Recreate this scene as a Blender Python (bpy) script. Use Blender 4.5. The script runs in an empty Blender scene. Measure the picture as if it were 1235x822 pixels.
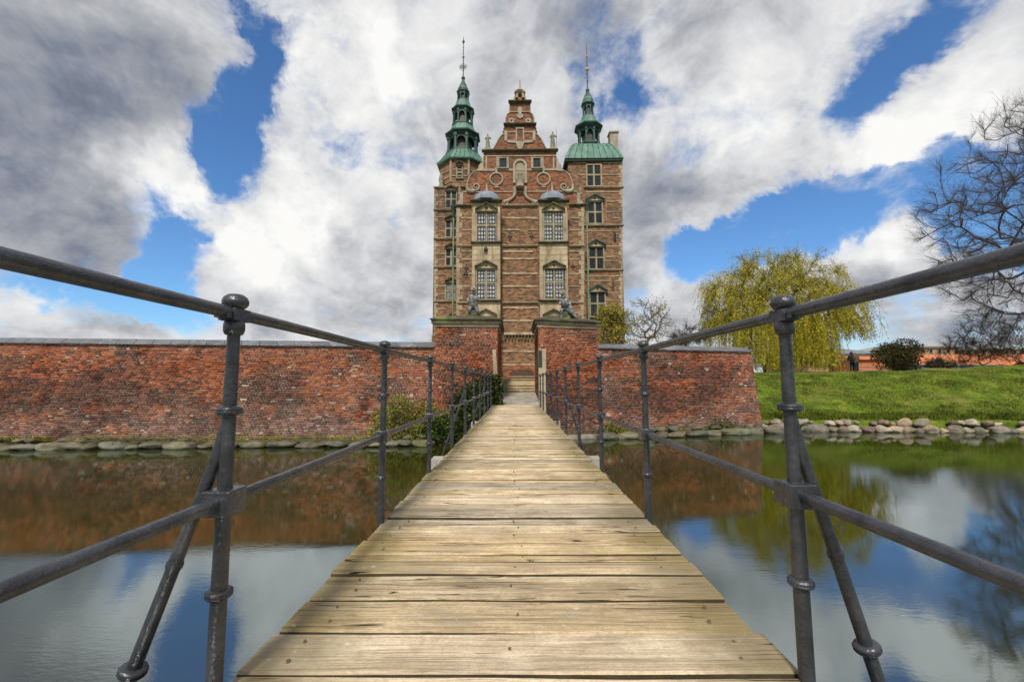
import bpy, bmesh, math, random
import numpy as np
from mathutils import Vector, Matrix, noise as mnoise
random.seed(7); RNG = np.random.default_rng(7)
sc = bpy.context.scene; col = sc.collection; D = bpy.data
R = math.radians

# ------------------------------------------------------------------ camera
CAMZ = .82; FP = 518.99; PITCH = .0942; YAW = .0079; ROLL = -.004
cp, sp, cy, sy = math.cos(PITCH), math.sin(PITCH), math.cos(YAW), math.sin(YAW)
_r0 = np.array([cy, sy, 0]); _f = np.array([-sy*cp, cy*cp, sp]); _u0 = np.array([sy*sp, -cy*sp, cp])
_c, _s = math.cos(ROLL), math.sin(ROLL)
_r = _c*_r0 + _s*_u0; _u = _c*_u0 - _s*_r0
cam = D.objects.new('camera', D.cameras.new('camera')); col.objects.link(cam)
cam.matrix_world = Matrix(((_r[0], _u[0], -_f[0], 0), (_r[1], _u[1], -_f[1], 0), (_r[2], _u[2], -_f[2], CAMZ), (0, 0, 0, 1)))
cam.data.sensor_width = 36; cam.data.lens = FP/1235*36
cam.data.clip_start = .05; cam.data.clip_end = 3000
sc.camera = cam
def ray(px, py): return _f + (px-617.5)/FP*_r - (py-411)/FP*_u
def at(px, py, Y):
    """surveyed point of the place: direction read off the photograph, distance Y known"""
    d = ray(px, py); k = Y/d[1]
    return Vector((d[0]*k, Y, CAMZ + d[2]*k))
def XZ(px, py, Y): v = at(px, py, Y); return v.x, v.z

# ------------------------------------------------------------------ node helper
class NT:
    def __init__(s, tree): s.t = tree; s.n = tree.nodes; s.l = tree.links
    def add(s, typ, ins=None, **kw):
        nd = s.n.new(typ)
        for k, v in kw.items(): setattr(nd, k, v)
        if ins:
            for k, v in ins.items():
                if hasattr(v, 'links') or isinstance(v, bpy.types.NodeSocket): s.l.new(v, nd.inputs[k])
                else: nd.inputs[k].default_value = v
        return nd
    def math(s, op, a, b=None, c=None, clamp=False):
        nd = s.n.new('ShaderNodeMath'); nd.operation = op; nd.use_clamp = clamp
        for i, v in enumerate((a, b, c)):
            if v is None: continue
            if isinstance(v, bpy.types.NodeSocket): s.l.new(v, nd.inputs[i])
            else: nd.inputs[i].default_value = v
        return nd.outputs[0]
    def mix(s, f, a, b, mode='MIX'):
        nd = s.n.new('ShaderNodeMix'); nd.data_type = 'RGBA'; nd.blend_type = mode
        for i, v in ((0, f), (6, a), (7, b)):
            if isinstance(v, bpy.types.NodeSocket): s.l.new(v, nd.inputs[i])
            else: nd.inputs[i].default_value = v if i == 0 else ((*v, 1) if len(v) == 3 else v)
        return nd.outputs[2]
    def ramp(s, f, stops, interp='LINEAR'):
        nd = s.n.new('ShaderNodeValToRGB'); nd.color_ramp.interpolation = interp
        e = nd.color_ramp.elements
        while len(e) < len(stops): e.new(.5)
        for i, (p, c) in enumerate(stops):
            e[i].position = p; e[i].color = (*c, 1) if len(c) == 3 else c
        s.l.new(f, nd.inputs[0]); return nd.outputs[0]
    def smooth(s, v, a, b, lo=0., hi=1.):
        nd = s.add('ShaderNodeMapRange', {0: v, 1: a, 2: b, 3: lo, 4: hi}, interpolation_type='SMOOTHSTEP')
        return nd.outputs[0]
    def noise(s, vec, scale, detail=4, rough=.55, dist=0., out=0):
        nd = s.add('ShaderNodeTexNoise', {'Scale': scale, 'Detail': detail, 'Roughness': rough, 'Distortion': dist})
        if vec is not None: s.l.new(vec, nd.inputs['Vector'])
        return nd.outputs[out]
    def vscale(s, vec, x, y, z):
        return s.add('ShaderNodeVectorMath', {0: vec, 1: (x, y, z)}, operation='MULTIPLY').outputs[0]
    def vadd(s, a, b): return s.add('ShaderNodeVectorMath', {0: a, 1: b}, operation='ADD').outputs[0]

# ------------------------------------------------------------------ world: sky and clouds
SUN_EL, SUN_AZ = 50, 188            # degrees; azimuth clockwise from +Y (behind the camera, slightly left)
w = D.worlds.new('World'); sc.world = w; w.use_nodes = True
try: w.cycles.sampling_method = 'MANUAL'; w.cycles.sample_map_resolution = 256
except Exception: pass
T = NT(w.node_tree); T.n.clear()
sky = T.add('ShaderNodeTexSky', sky_type='NISHITA', sun_disc=False, sun_elevation=R(SUN_EL), sun_rotation=R(SUN_AZ), altitude=0, air_density=1.0, dust_density=.3, ozone_density=2.5)
tc = T.add('ShaderNodeTexCoord').outputs['Generated']
dirn = T.add('ShaderNodeVectorMath', {0: tc}, operation='NORMALIZE').outputs[0]
sep = T.add('ShaderNodeSeparateXYZ', {0: dirn})
dz = T.math('MAXIMUM', sep.outputs[2], 0.0)
den = T.math('ADD', dz, .22)
pl = T.add('ShaderNodeCombineXYZ', {0: T.math('DIVIDE', sep.outputs[0], den), 1: T.math('DIVIDE', sep.outputs[1], den), 2: 0.0}).outputs[0]
dw0 = T.noise(dirn, 3.2, 7, .62, .3, out=1)
dwv = T.add('ShaderNodeVectorMath', {0: T.vadd(dw0, (-.5, -.5, -.5)), 'Scale': .30}, operation='SCALE').outputs[0]
dirw = T.add('ShaderNodeVectorMath', {0: T.vadd(dirn, dwv)}, operation='NORMALIZE').outputs[0]
def field(blobs, cl=1.):
    tot = None
    for px, py, rad, amp in blobs:
        d = ray(px, py); d = d/np.linalg.norm(d)
        dot = T.add('ShaderNodeVectorMath', {0: dirw, 1: tuple(d)}, operation='DOT_PRODUCT').outputs['Value']
        cosf = FP/math.sqrt(FP*FP+(px-617)**2+(py-411)**2)        # same angular size on the dome wherever it is seen
        v = T.smooth(dot, math.cos(rad/FP*cosf*1.30), 1.0, 0, amp)
        tot = v if tot is None else T.math('ADD', tot, v)
    return T.math('MINIMUM', tot, cl)
HOLES = [(610, 210, 40, .2), (500, 190, 26, .25), (1235, 300, 40, .4), (330, 40, 30, .3), (480, 100, 26, .15), (318, 20, 26, .6), (316, 60, 26, .6), (296, 95, 34, .8), (284, 135, 44, .95), (292, 172, 42, .95), (250, 125, 30, .5), (415, 170, 30, .35),
         (190, 245, 40, .8), (225, 290, 45, 1.), (185, 325, 45, .9), (215, 345, 40, .7), (120, 352, 30, .6), (60, 345, 30, .5), (235, 375, 34, .7), (170, 300, 34, .4), (472, 283, 20, .7), (20, 355, 34, .5),
         (724, 80, 42, .38), (750, 100, 32, .34), (694, 108, 18, .3), (1150, 8, 44, .36), (1120, 26, 38, .34), (1080, 60, 38, .36), (1050, 95, 42, .42), (1022, 132, 36, .42),
         (840, 312, 36, .8), (875, 295, 40, .95), (915, 280, 46, 1.), (960, 262, 50, 1.), (1010, 245, 50, 1.), (1060, 238, 46, 1.), (1110, 222, 44, .95), (1160, 205, 44, .9), (1210, 235, 70, .8), (1180, 280, 50, .9), (1010, 290, 36, .6), (960, 298, 36, .7), (1130, 260, 40, .7),
         (1060, 374, 26, .3), (810, 180, 24, .3)]
CLOUDS = [(225, 205, 30, .6), (1190, 140, 60, .7), (1000, 205, 30, .6), (700, 330, 60, .6), (385, 230, 70, .9), (330, 215, 36, .6), (290, 262, 34, .7), (440, 310, 90, .9), (300, 330, 50, .9), (270, 300, 24, .5), (160, 190, 50, .6), (235, 215, 30, .5), (60, 388, 40, 1.), (130, 385, 40, 1.), (180, 392, 26, .6), (300, 395, 60, .6),
          (1050, 325, 40, 1.), (1110, 315, 40, 1.), (1072, 282, 26, .8), (1000, 345, 50, .7), (790, 335, 40, .8), (825, 360, 40, .8), (760, 250, 80, .9), (850, 215, 60, .8), (960, 185, 50, .8), (1160, 120, 60, .9), (1060, 165, 50, .8), (120, 60, 130, 1.), (50, 200, 100, 1.), (500, 60, 110, .8), (620, 160, 90, .6), (900, 60, 100, .8), (1200, 60, 60, .6), (1190, 340, 60, .6), (560, 330, 80, .8), (380, 100, 50, .7)]
DARK = [(60, 90, 110, .7), (150, 85, 90, .6), (240, 50, 70, .5), (10, 170, 80, .95), (60, 230, 90, .9), (20, 290, 70, .8), (110, 270, 50, .5), (150, 230, 40, .3), (760, 165, 70, .5), (700, 200, 60, .45), (810, 250, 60, .6), (760, 300, 60, .5), (890, 225, 50, .3), (640, 95, 70, .4), (545, 130, 60, .35), (900, 70, 90, .3), (440, 350, 70, .5), (540, 360, 50, .4), (770, 60, 70, .45), (1190, 390, 60, .6), (1090, 350, 50, .5), (0, 10, 100, .6), (740, 345, 50, .3), (600, 200, 60, .3), (1030, 390, 40, .4), (1090, 283, 40, .35)]
LIGHT = [(180, 190, 60, .8), (225, 205, 40, .6), (400, 60, 90, .6), (500, 30, 80, .5), (340, 260, 60, .7), (420, 225, 70, .6), (500, 260, 60, .4), (1110, 150, 70, .7), (1040, 175, 60, .6), (950, 150, 60, .4), (770, 115, 50, .6), (680, 130, 50, .4), (880, 150, 60, .4), (560, 200, 50, .2), (1090, 318, 36, .7), (840, 90, 70, .35), (60, 378, 40, .5), (790, 330, 36, .6), (990, 20, 80, .5), (300, 300, 40, .7), (230, 10, 60, .2), (1040, 300, 30, .5), (1200, 110, 60, .5)]
hf = field(HOLES); cf = field(CLOUDS); df = field(DARK, 1.1); lf = field(LIGHT)
n1 = T.noise(pl, 1.3, 8, .60, .35)
n3 = T.noise(T.vadd(T.vscale(dirn, 1, 1, 1.3), (3, 1, 9)), 6.5, 8, .64, .45)
nn = T.math('ADD', T.math('MULTIPLY', T.math('SUBTRACT', n1, .5), 1.0), T.math('MULTIPLY', T.math('SUBTRACT', n3, .5), 1.45))
n6 = T.noise(T.vadd(T.vscale(dirn, 1, 1, 1.4), (7, 2, 4)), 21, 6, .62, .5)
nn = T.math('ADD', nn, T.math('MULTIPLY', T.math('SUBTRACT', n6, .5), .5))
dens = T.math('ADD', T.math('SUBTRACT', T.math('ADD', nn, .30), T.math('MULTIPLY', hf, .64)), T.math('MULTIPLY', cf, .30))
alpha = T.smooth(dens, -.22, .44)
n4 = T.noise(T.vadd(pl, (1.7, 8.2, 3)), 1.3, 7, .58, .5)
n5 = T.noise(T.vadd(dirn, (1, 4, 2)), 5.5, 7, .60, .5)
sh = T.math('ADD', T.math('MULTIPLY', T.math('SUBTRACT', n4, .5), .85), T.math('MULTIPLY', T.math('SUBTRACT', n5, .5), .95))
sh = T.math('ADD', sh, T.math('MULTIPLY', T.math('SUBTRACT', n6, .5), .30))
sh = T.math('ADD', T.math('ADD', sh, .67), T.math('SUBTRACT', T.math('MULTIPLY', lf, .34), T.math('MULTIPLY', df, .20)))
sh = T.math('ADD', sh, T.smooth(dens, .35, .05, 0, .08))
ccol = T.ramp(sh, [(.08, (.07, .085, .125)), (.30, (.165, .185, .235)), (.50, (.31, .32, .345)), (.70, (.50, .505, .52)), (1.0, (.73, .725, .71))])
skyc = T.mix(1., T.add('ShaderNodeHueSaturation', {'Saturation': 1.05, 'Value': 1.0, 'Color': sky.outputs[0]}).outputs[0], (.64, .90, 1.12), 'MULTIPLY')
SKYSTR = .1
bg1 = T.add('ShaderNodeBackground', {0: skyc, 1: SKYSTR})
bg2 = T.add('ShaderNodeBackground', {0: ccol, 1: 1.0})
ms = T.add('ShaderNodeMixShader', {0: alpha, 1: bg1.outputs[0], 2: bg2.outputs[0]})
T.add('ShaderNodeOutputWorld', {0: ms.outputs[0]})

# ------------------------------------------------------------------ sun and exposure
sun = D.objects.new('sun', D.lights.new('sun', 'SUN')); col.objects.link(sun)
sun.data.energy = 2.9; sun.data.angle = R(8); sun.data.color = (1, .93, .82)
_az = R(SUN_AZ); _el = R(SUN_EL)
sdir = Vector((math.sin(_az)*math.cos(_el), math.cos(_az)*math.cos(_el), math.sin(_el)))
sun.rotation_euler = sdir.to_track_quat('Z', 'Y').to_euler()
sc.view_settings.view_transform = 'Standard'; sc.view_settings.look = 'None'
sc.view_settings.exposure = .42; sc.view_settings.gamma = 1
try: sc.cycles.max_bounces = 6; sc.cycles.transparent_max_bounces = 6
except Exception: pass

# ------------------------------------------------------------------ materials
def newmat(name):
    m = D.materials.new(name); m.use_nodes = True; t = NT(m.node_tree)
    b = t.n['Principled BSDF']; return m, t, b
def bump(t, b, h, strength=.3, dist=.01, prev=None):
    ins = {'Strength': strength, 'Distance': dist, 'Height': h}
    if prev is not None: ins['Normal'] = prev
    nd = t.add('ShaderNodeBump', ins); t.l.new(nd.outputs[0], b.inputs['Normal']); return nd.outputs[0]
def pos(t): return t.add('ShaderNodeNewGeometry').outputs['Position']
def noisy(name, c0, c1, scale=4, rough=.8, detail=6, bs=.3, bd=.01, bscale=None, metal=0., spec=.5, c2=None, s2=None, stretch=(1, 1, 1), objrand=0.):
    m, t, b = newmat(name); p = pos(t)
    if stretch != (1, 1, 1): p = t.vscale(p, *stretch)
    n = t.noise(p, scale, detail, .6)
    c = t.ramp(n, [(.3, c0), (.7, c1)])
    if c2: c = t.mix(t.smooth(t.noise(p, s2 or scale*.4, 5, .6), .5, .68), c, c2)
    if objrand:
        rnd = t.add('ShaderNodeObjectInfo').outputs['Random']
        c = t.add('ShaderNodeHueSaturation', {'Hue': t.math('MULTIPLY_ADD', rnd, .035, .488), 'Saturation': t.math('MULTIPLY_ADD', rnd, -.5, 1.25), 'Value': t.math('MULTIPLY_ADD', t.math('FRACT', t.math('MULTIPLY', rnd, 7.31)), objrand, 1-objrand/2), 'Color': c}).outputs[0]
    t.l.new(c, b.inputs['Base Color']); b.inputs['Roughness'].default_value = rough
    b.inputs['Metallic'].default_value = metal; b.inputs['Specular IOR Level'].default_value = spec
    if bs: bump(t, b, t.noise(p, bscale or scale*4, 6, .65), bs, bd)
    return m
M = {}
m, t, b = newmat('painted_iron'); M['iron'] = m; p = pos(t)
c = t.ramp(t.noise(p, 9, 7, .65), [(.3, (.035, .037, .043)), (.55, (.075, .078, .088)), (.75, (.13, .132, .14))])
ru = t.smooth(t.noise(t.vadd(p, (5, 5, 5)), 26, 6, .7), .62, .68); c = t.mix(t.math('MULTIPLY', ru, .65), c, (.10, .058, .032))
ch_ = t.smooth(t.noise(t.vadd(p, (2, 9, 5)), 60, 5, .7), .66, .70); c = t.mix(t.math('MULTIPLY', ch_, .7), c, (.17, .165, .16))
t.l.new(c, b.inputs['Base Color']); t.l.new(t.math('MULTIPLY_ADD', t.noise(p, 14, 5, .6), .5, .02), b.inputs['Roughness']); b.inputs['Metallic'].default_value = .55; b.inputs['Specular IOR Level'].default_value = .65
bump(t, b, t.math('ADD', t.noise(p, 38, 6, .6), t.math('MULTIPLY', t.noise(p, 160, 3, .6), .25)), .9, .005)
M['iron_light'] = M['iron']
M['stone'] = noisy('sandstone', (.24, .185, .115), (.44, .36, .245), 2.2, .85, 8, .4, .02, 14, c2=(.17, .125, .08), s2=1.1)
M['stone_pale'] = noisy('pale_stone', (.24, .20, .145), (.41, .36, .275), 3, .85, 8, .3, .02, 14, c2=(.24, .21, .15), s2=1.6)
M['stone_yellow'] = noisy('yellow_sandstone', (.29, .22, .13), (.52, .42, .275), 1.2, .85, 8, .3, .02, 14, c2=(.20, .15, .09), s2=1.4, stretch=(1.6, 1, .5))
M['cornice_dark'] = noisy('mossy_dark_cornice', (.032, .028, .016), (.095, .08, .045), 3, .9, 8, .4, .02, 14, c2=(.15, .17, .05), s2=1.3)
M['copper'] = noisy('green_copper', (.012, .040, .034), (.048, .118, .095), 1.8, .6, 8, .2, .02, 12, c2=(.016, .045, .036), s2=2.4)
M['copper_roof'] = noisy('pale_green_copper', (.045, .125, .092), (.13, .27, .20), 1.6, .6, 8, .2, .02, 12, c2=(.05, .11, .075), s2=2.2, stretch=(2.5, 2.5, .6))
M['copper_dark'] = noisy('dark_copper', (.010, .028, .022), (.035, .075, .06), 3, .6, 6, .2, .02, 12)
M['pipe'] = noisy('verdigris_pipe', (.09, .16, .09), (.20, .28, .15), 3, .6, 4, .1)
M['lead'] = noisy('weathered_lead', (.15, .185, .235), (.28, .32, .37), 1.6, .85, 6, .15, .02, 8, .0, .2)
M['slate'] = noisy('lead_grey_coping', (.085, .09, .10), (.15, .155, .17), 1.5, .55, 6, .3, .01, 12, c2=(.20, .20, .21), s2=5, objrand=.55)
M['rod'] = noisy('dark_rod', (.02, .02, .02), (.04, .035, .03), 5, .5)
M['gold'] = noisy('dull_gold', (.35, .22, .06), (.5, .33, .1), 5, .4, metal=.7)
M['glass'], t, b = newmat('dark_window_glass')
p = pos(t); bt = t.add('ShaderNodeTexBrick', {'Vector': t.add('ShaderNodeCombineXYZ', {0: t.add('ShaderNodeSeparateXYZ', {0: p}).outputs[0], 1: t.add('ShaderNodeSeparateXYZ', {0: p}).outputs[2]}).outputs[0], 'Color1': (.018, .02, .023, 1), 'Color2': (.035, .038, .042, 1), 'Mortar': (.006, .006, .006, 1), 'Scale': 1, 'Mortar Size': .012, 'Brick Width': .2, 'Row Height': .2}, offset=0.)
t.l.new(bt.outputs[0], b.inputs['Base Color']); b.inputs['Roughness'].default_value = .35; b.inputs['Specular IOR Level'].default_value = .15
M['curtain'], t, b = newmat('leaded_glass_with_white_curtain')
p = pos(t); s_ = t.add('ShaderNodeSeparateXYZ', {0: p})
def lattice(t, s_, k):
    a = t.math('ABSOLUTE', t.math('SINE', t.math('MULTIPLY', s_.outputs[0], k)))
    b2 = t.math('ABSOLUTE', t.math('SINE', t.math('MULTIPLY', s_.outputs[2], k*.72)))
    return t.math('MULTIPLY', a, b2)
c = t.ramp(lattice(t, s_, 17.0), [(.16, (.03, .03, .03)), (.42, (.16, .16, .155)), (.88, (.50, .50, .48))])
c = t.mix(t.smooth(t.noise(p, 2.2, 4), .5, .7), c, (.12, .13, .14))
t.l.new(c, b.inputs['Base Color']); b.inputs['Roughness'].default_value = .2
M['skyglass'], t, b = newmat('window_glass_with_sky'); b.inputs['Base Color'].default_value = (.16, .20, .20, 1); b.inputs['Roughness'].default_value = .08; b.inputs['Specular IOR Level'].default_value = 1

# brick laid one by one (moat wall, piers): colour per island plus large patches
def brickmat(name, bright=1.):
    m, t, b = newmat(name); g = t.add('ShaderNodeNewGeometry'); p = g.outputs['Position']; ri = g.outputs['Random Per Island']
    sepz = t.add('ShaderNodeSeparateXYZ', {0: p}).outputs[2]
    sc_ = lambda c: tuple(min(1, x*bright) for x in c)
    base = t.ramp(ri, [(0., sc_((.075, .026, .016))), (.2, sc_((.15, .042, .020))), (.5, sc_((.25, .066, .024))), (.78, sc_((.34, .092, .030))), (.93, sc_((.42, .13, .045))), (1., sc_((.28, .13, .08)))])
    pale = t.ramp(ri, [(0., (.07, .035, .027)), (.4, (.17, .075, .052)), (.8, (.27, .125, .09)), (1., (.36, .22, .17))])
    dark = t.ramp(ri, [(0., (.018, .013, .012)), (.5, (.06, .03, .022)), (1., (.16, .06, .035))])
    nz = t.noise(t.vscale(p, 1, 1, 1.6), .55, 7, .62, .4)
    low = t.math('ADD', t.smooth(sepz, .7, -.9, 0, .26), nz)
    c = t.mix(t.smooth(low, .62, .76), base, pale)
    nd = t.noise(t.vadd(t.vscale(p, .8, .8, 1.7), (9, 3, 1)), .55, 8, .68, .6)
    mid = t.math('ADD', nd, t.smooth(t.math('ABSOLUTE', t.math('SUBTRACT', sepz, .2)), 1.3, 0, 0, .10))
    c = t.mix(t.math('MULTIPLY', t.smooth(mid, .49, .62), .82), c, dark)
    c = t.mix(t.smooth(t.noise(t.vadd(p, (4, 4, 4)), 1.1, 5, .6), .66, .73, 0, .42), c, (.48, .40, .34))
    c = t.mix(t.math('MULTIPLY', t.smooth(t.math('ADD', sepz, t.math('MULTIPLY', t.noise(p, 2, 4), .5)), -.55, -.95), .7), c, (.12, .11, .045))
    gr = t.noise(p, 60, 4, .6)
    c = t.mix(1., c, t.ramp(gr, [(.3, (.75, .75, .75)), (.7, (1.2, 1.2, 1.2))]), 'MULTIPLY')
    t.l.new(c, b.inputs['Base Color']); b.inputs['Roughness'].default_value = .88; b.inputs['Specular IOR Level'].default_value = .25
    bump(t, b, t.noise(p, 70, 5, .65), .5, .006)
    return m
M['brick'] = brickmat('moat_brick', 1.15)
M['mortar'] = noisy('old_mortar', (.16, .12, .09), (.40, .33, .26), 1.3, .95, 8, .5, .01, 40, c2=(.03, .022, .018), s2=1.0)
# castle brickwork: far off, colour and fine relief only
def castle_brick(name, c_lo, c_hi, mort):
    m, t, b = newmat(name); g = t.add('ShaderNodeNewGeometry'); p = g.outputs['Position']
    s_ = t.add('ShaderNodeSeparateXYZ', {0: p})
    uv = t.add('ShaderNodeCombineXYZ', {0: t.math('ADD', s_.outputs[0], s_.outputs[1]), 1: s_.outputs[2], 2: 0.}).outputs[0]
    bt = t.add('ShaderNodeTexBrick', {'Vector': uv, 'Color1': (0, 0, 0, 1), 'Color2': (1, 1, 1, 1), 'Mortar': (.5, .5, .5, 1), 'Scale': 1, 'Mortar Size': .012, 'Mortar Smooth': .2, 'Brick Width': .25, 'Row Height': .09, 'Bias': 0.})
    c = t.ramp(bt.outputs[0], [(0., c_lo), (.5, tuple((a+b_)/2 for a, b_ in zip(c_lo, c_hi))), (1., c_hi)])
    c = t.mix(t.smooth(t.noise(p, 1.1, 7, .65), .5, .66, 0, .75), c, (.06, .035, .022))
    c = t.mix(t.smooth(t.noise(t.vadd(p, (7, 7, 7)), .8, 6, .6), .54, .7, 0, .6), c, (.34, .20, .10))
    c = t.mix(t.smooth(t.noise(t.vadd(p, (1, 2, 3)), 9, 5, .7), .45, .62, 0, .55), c, (.05, .032, .02))
    c = t.mix(t.math('MULTIPLY', bt.outputs[1], .75), c, mort)
    t.l.new(c, b.inputs['Base Color']); b.inputs['Roughness'].default_value = .9
    bump(t, b, t.math('SUBTRACT', 1., bt.outputs[1]), .6, .02)
    return m
M['cbrick'] = castle_brick('castle_brown_brick', (.040, .020, .011), (.42, .20, .088), (.25, .185, .12))
M['gbrick'] = castle_brick('castle_red_brick', (.05, .02, .012), (.44, .135, .048), (.24, .15, .095))

# wood
m, t, b = newmat('weathered_plank'); M['wood'] = m
p = pos(t); oi = t.add('ShaderNodeObjectInfo'); rnd = oi.outputs['Random']
off = t.add('ShaderNodeCombineXYZ', {0: t.math('MULTIPLY', rnd, 37.), 1: t.math('MULTIPLY', rnd, 91.), 2: t.math('MULTIPLY', rnd, 13.)}).outputs[0]
q = t.vadd(p, off)
warp = t.add('ShaderNodeVectorMath', {0: t.vadd(t.noise(t.vscale(q, 1, 2, 1), 2.0, 3, .5, 0, 1), (-.5, -.5, -.5)), 'Scale': .035}, operation='SCALE').outputs[0]
qw = t.vadd(q, t.vscale(warp, .3, 1, 0))
vor = t.add('ShaderNodeTexVoronoi', {'Vector': t.vscale(qw, .62, 2.3, .01), 'Scale': 2.6, 'Randomness': 1.}, feature='F1')
kd = vor.outputs['Distance']
gf = t.noise(t.vscale(qw, 3.2, 150, 30), 1.0, 6, .68, .15)
gm = t.noise(t.vscale(t.vadd(qw, t.add('ShaderNodeCombineXYZ', {0: 0., 1: t.smooth(kd, .16, .0, 0, .02), 2: 0.}).outputs[0]), 1.0, 42, 10), 1.0, 5, .62, .35)
bl = t.noise(t.vscale(q, 1.0, 1.3, 1), 4.0, 7, .65)
c = t.ramp(gm, [(.30, (.24, .17, .095)), (.42, (.46, .355, .22)), (.56, (.68, .535, .34)), (.72, (.80, .67, .46))])
c = t.mix(t.smooth(gf, .50, .32, 0, .85), c, (.17, .12, .065))
c = t.mix(t.smooth(bl, .48, .68, 0, .6), c, (.84, .70, .47))
c = t.mix(t.smooth(t.noise(t.vadd(q, (8, 5, 1)), 11, 6, .7), .54, .68, 0, .4), c, (.30, .21, .12))
sx = t.add('ShaderNodeSeparateXYZ', {0: p})
edge = t.math('ADD', t.math('ABSOLUTE', sx.outputs[0]), t.math('MULTIPLY', t.noise(q, 5, 6, .65), .42))
c = t.mix(t.smooth(edge, .62, .96, 0, .78), c, (.17, .135, .045))
c = t.mix(t.smooth(t.noise(t.vadd(q, (2, 5, 1)), 1.5, 7, .65), .52, .68, 0, .5), c, (.25, .19, .09))
knot = t.smooth(kd, .075, .035)
c = t.mix(t.math('MULTIPLY', knot, .6), c, (.17, .10, .05))
crk = t.noise(t.vscale(t.vadd(qw, (11, 3, 0)), .8, 26, 5), 1.0, 3, .55, .5)
crm = t.math('MULTIPLY', t.smooth(t.math('ABSOLUTE', t.math('SUBTRACT', crk, .5)), .010, .003), t.smooth(t.noise(q, 1.7, 4), .52, .60))
c = t.mix(crm, c, (.05, .032, .018))
spk = t.noise(q, 150, 3, .7); c = t.mix(t.smooth(spk, .60, .68, 0, .5), c, (.16, .11, .06))
c = t.mix(t.smooth(t.noise(t.vscale(q, 1, 2.2, 1), 55, 5, .7), .44, .62, .0, .38), c, (.30, .215, .13)); st_ = t.smooth(t.noise(t.vadd(q, (4, 4, 9)), 28, 4, .6), .64, .72, 0, .6); c = t.mix(t.math('MULTIPLY', st_, t.smooth(t.noise(q, 2.2, 3), .5, .6)), c, (.80, .76, .68))
spl = t.noise(t.vscale(t.vadd(qw, (3, 17, 0)), .45, 17, 5), 1.0, 2, .5, .3)
spm = t.math('MULTIPLY', t.smooth(t.math('ABSOLUTE', t.math('SUBTRACT', spl, .52)), .008, .002), t.smooth(t.noise(t.vadd(q, (6, 6, 6)), 1.1, 3), .50, .56)); c = t.mix(spm, c, (.035, .022, .012))
c = t.mix(t.smooth(t.noise(t.vadd(t.vscale(q, .8, 1.5, 1), (12, 5, 1)), 2.6, 7, .7), .50, .64, 0, .5), c, (.33, .28, .20))
c = t.mix(t.smooth(t.noise(t.vadd(p, (1, 5, 7)), .55, 5, .6), .48, .64, 0, .35), c, (.36, .29, .19))
hv = t.add('ShaderNodeHueSaturation', {'Hue': .5, 'Saturation': t.math('MULTIPLY_ADD', rnd, .35, .80), 'Value': t.math('MULTIPLY_ADD', t.math('FRACT', t.math('MULTIPLY', rnd, 5.7)), .50, .78), 'Color': c})
t.l.new(hv.outputs[0], b.inputs['Base Color']); b.inputs['Roughness'].default_value = .85; b.inputs['Specular IOR Level'].default_value = .25
hgt = t.math('ADD', t.math('ADD', t.math('MULTIPLY', gf, .4), t.math('MULTIPLY', gm, .5)), t.math('MULTIPLY', crm, -1.5))
bump(t, b, t.math('ADD', hgt, t.math('MULTIPLY', spm, -2.)), 1., .010)
M['wood_side'] = noisy('grimy_shaded_plank_side', (.035, .026, .015), (.09, .07, .035), 9, .9)  # grime plus painted-in gap shade, so the joints between planks read dark
M['wood_dark'] = noisy('wet_timber', (.05, .035, .02), (.12, .09, .05), 5, .85, stretch=(1, .2, 1))
M['bench'] = noisy('dark_brown_bench', (.04, .022, .012), (.09, .05, .025), 5, .6)
M['bench_seat'] = noisy('brown_bench_seat', (.16, .10, .06), (.26, .17, .10), 5, .6)
M['nail'] = noisy('rusty_nail', (.07, .045, .025), (.17, .11, .06), 40, .7)

# water
m, t, b = newmat('moat_water'); M['water'] = m
t.n.remove(b); p = pos(t)
r1 = t.noise(t.vscale(p, 1.0, 2.6, 1), 1.6, 5, .55, .3)
r2 = t.noise(t.vscale(p, 1.2, 3.2, 1), 9, 4, .6, .2)
calm = t.smooth(t.noise(p, .18, 3, .5), .38, .62, .25, 1.)
hh = t.math('MULTIPLY', t.math('ADD', t.math('MULTIPLY', r1, .38), t.math('MULTIPLY', r2, .22)), calm)
bp_ = t.add('ShaderNodeBump', {'Strength': .07, 'Distance': .05, 'Height': hh})
dif = t.add('ShaderNodeBsdfDiffuse', {0: t.mix(t.smooth(t.noise(p, .35, 4), .4, .6), (.028, .030, .002), (.040, .037, .003))})
gl = t.add('ShaderNodeBsdfGlossy', {0: (.66, .75, .80, 1), 1: .0, 'Normal': bp_.outputs[0]})
lw = t.add('ShaderNodeLayerWeight', {0: .30, 'Normal': bp_.outputs[0]})
fac = t.smooth(lw.outputs['Fresnel'], 0., .65, .42, .68)
mx = t.add('ShaderNodeMixShader', {0: fac, 1: dif.outputs[0], 2: gl.outputs[0]})
t.l.new(mx.outputs[0], t.n['Material Output'].inputs[0])

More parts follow.
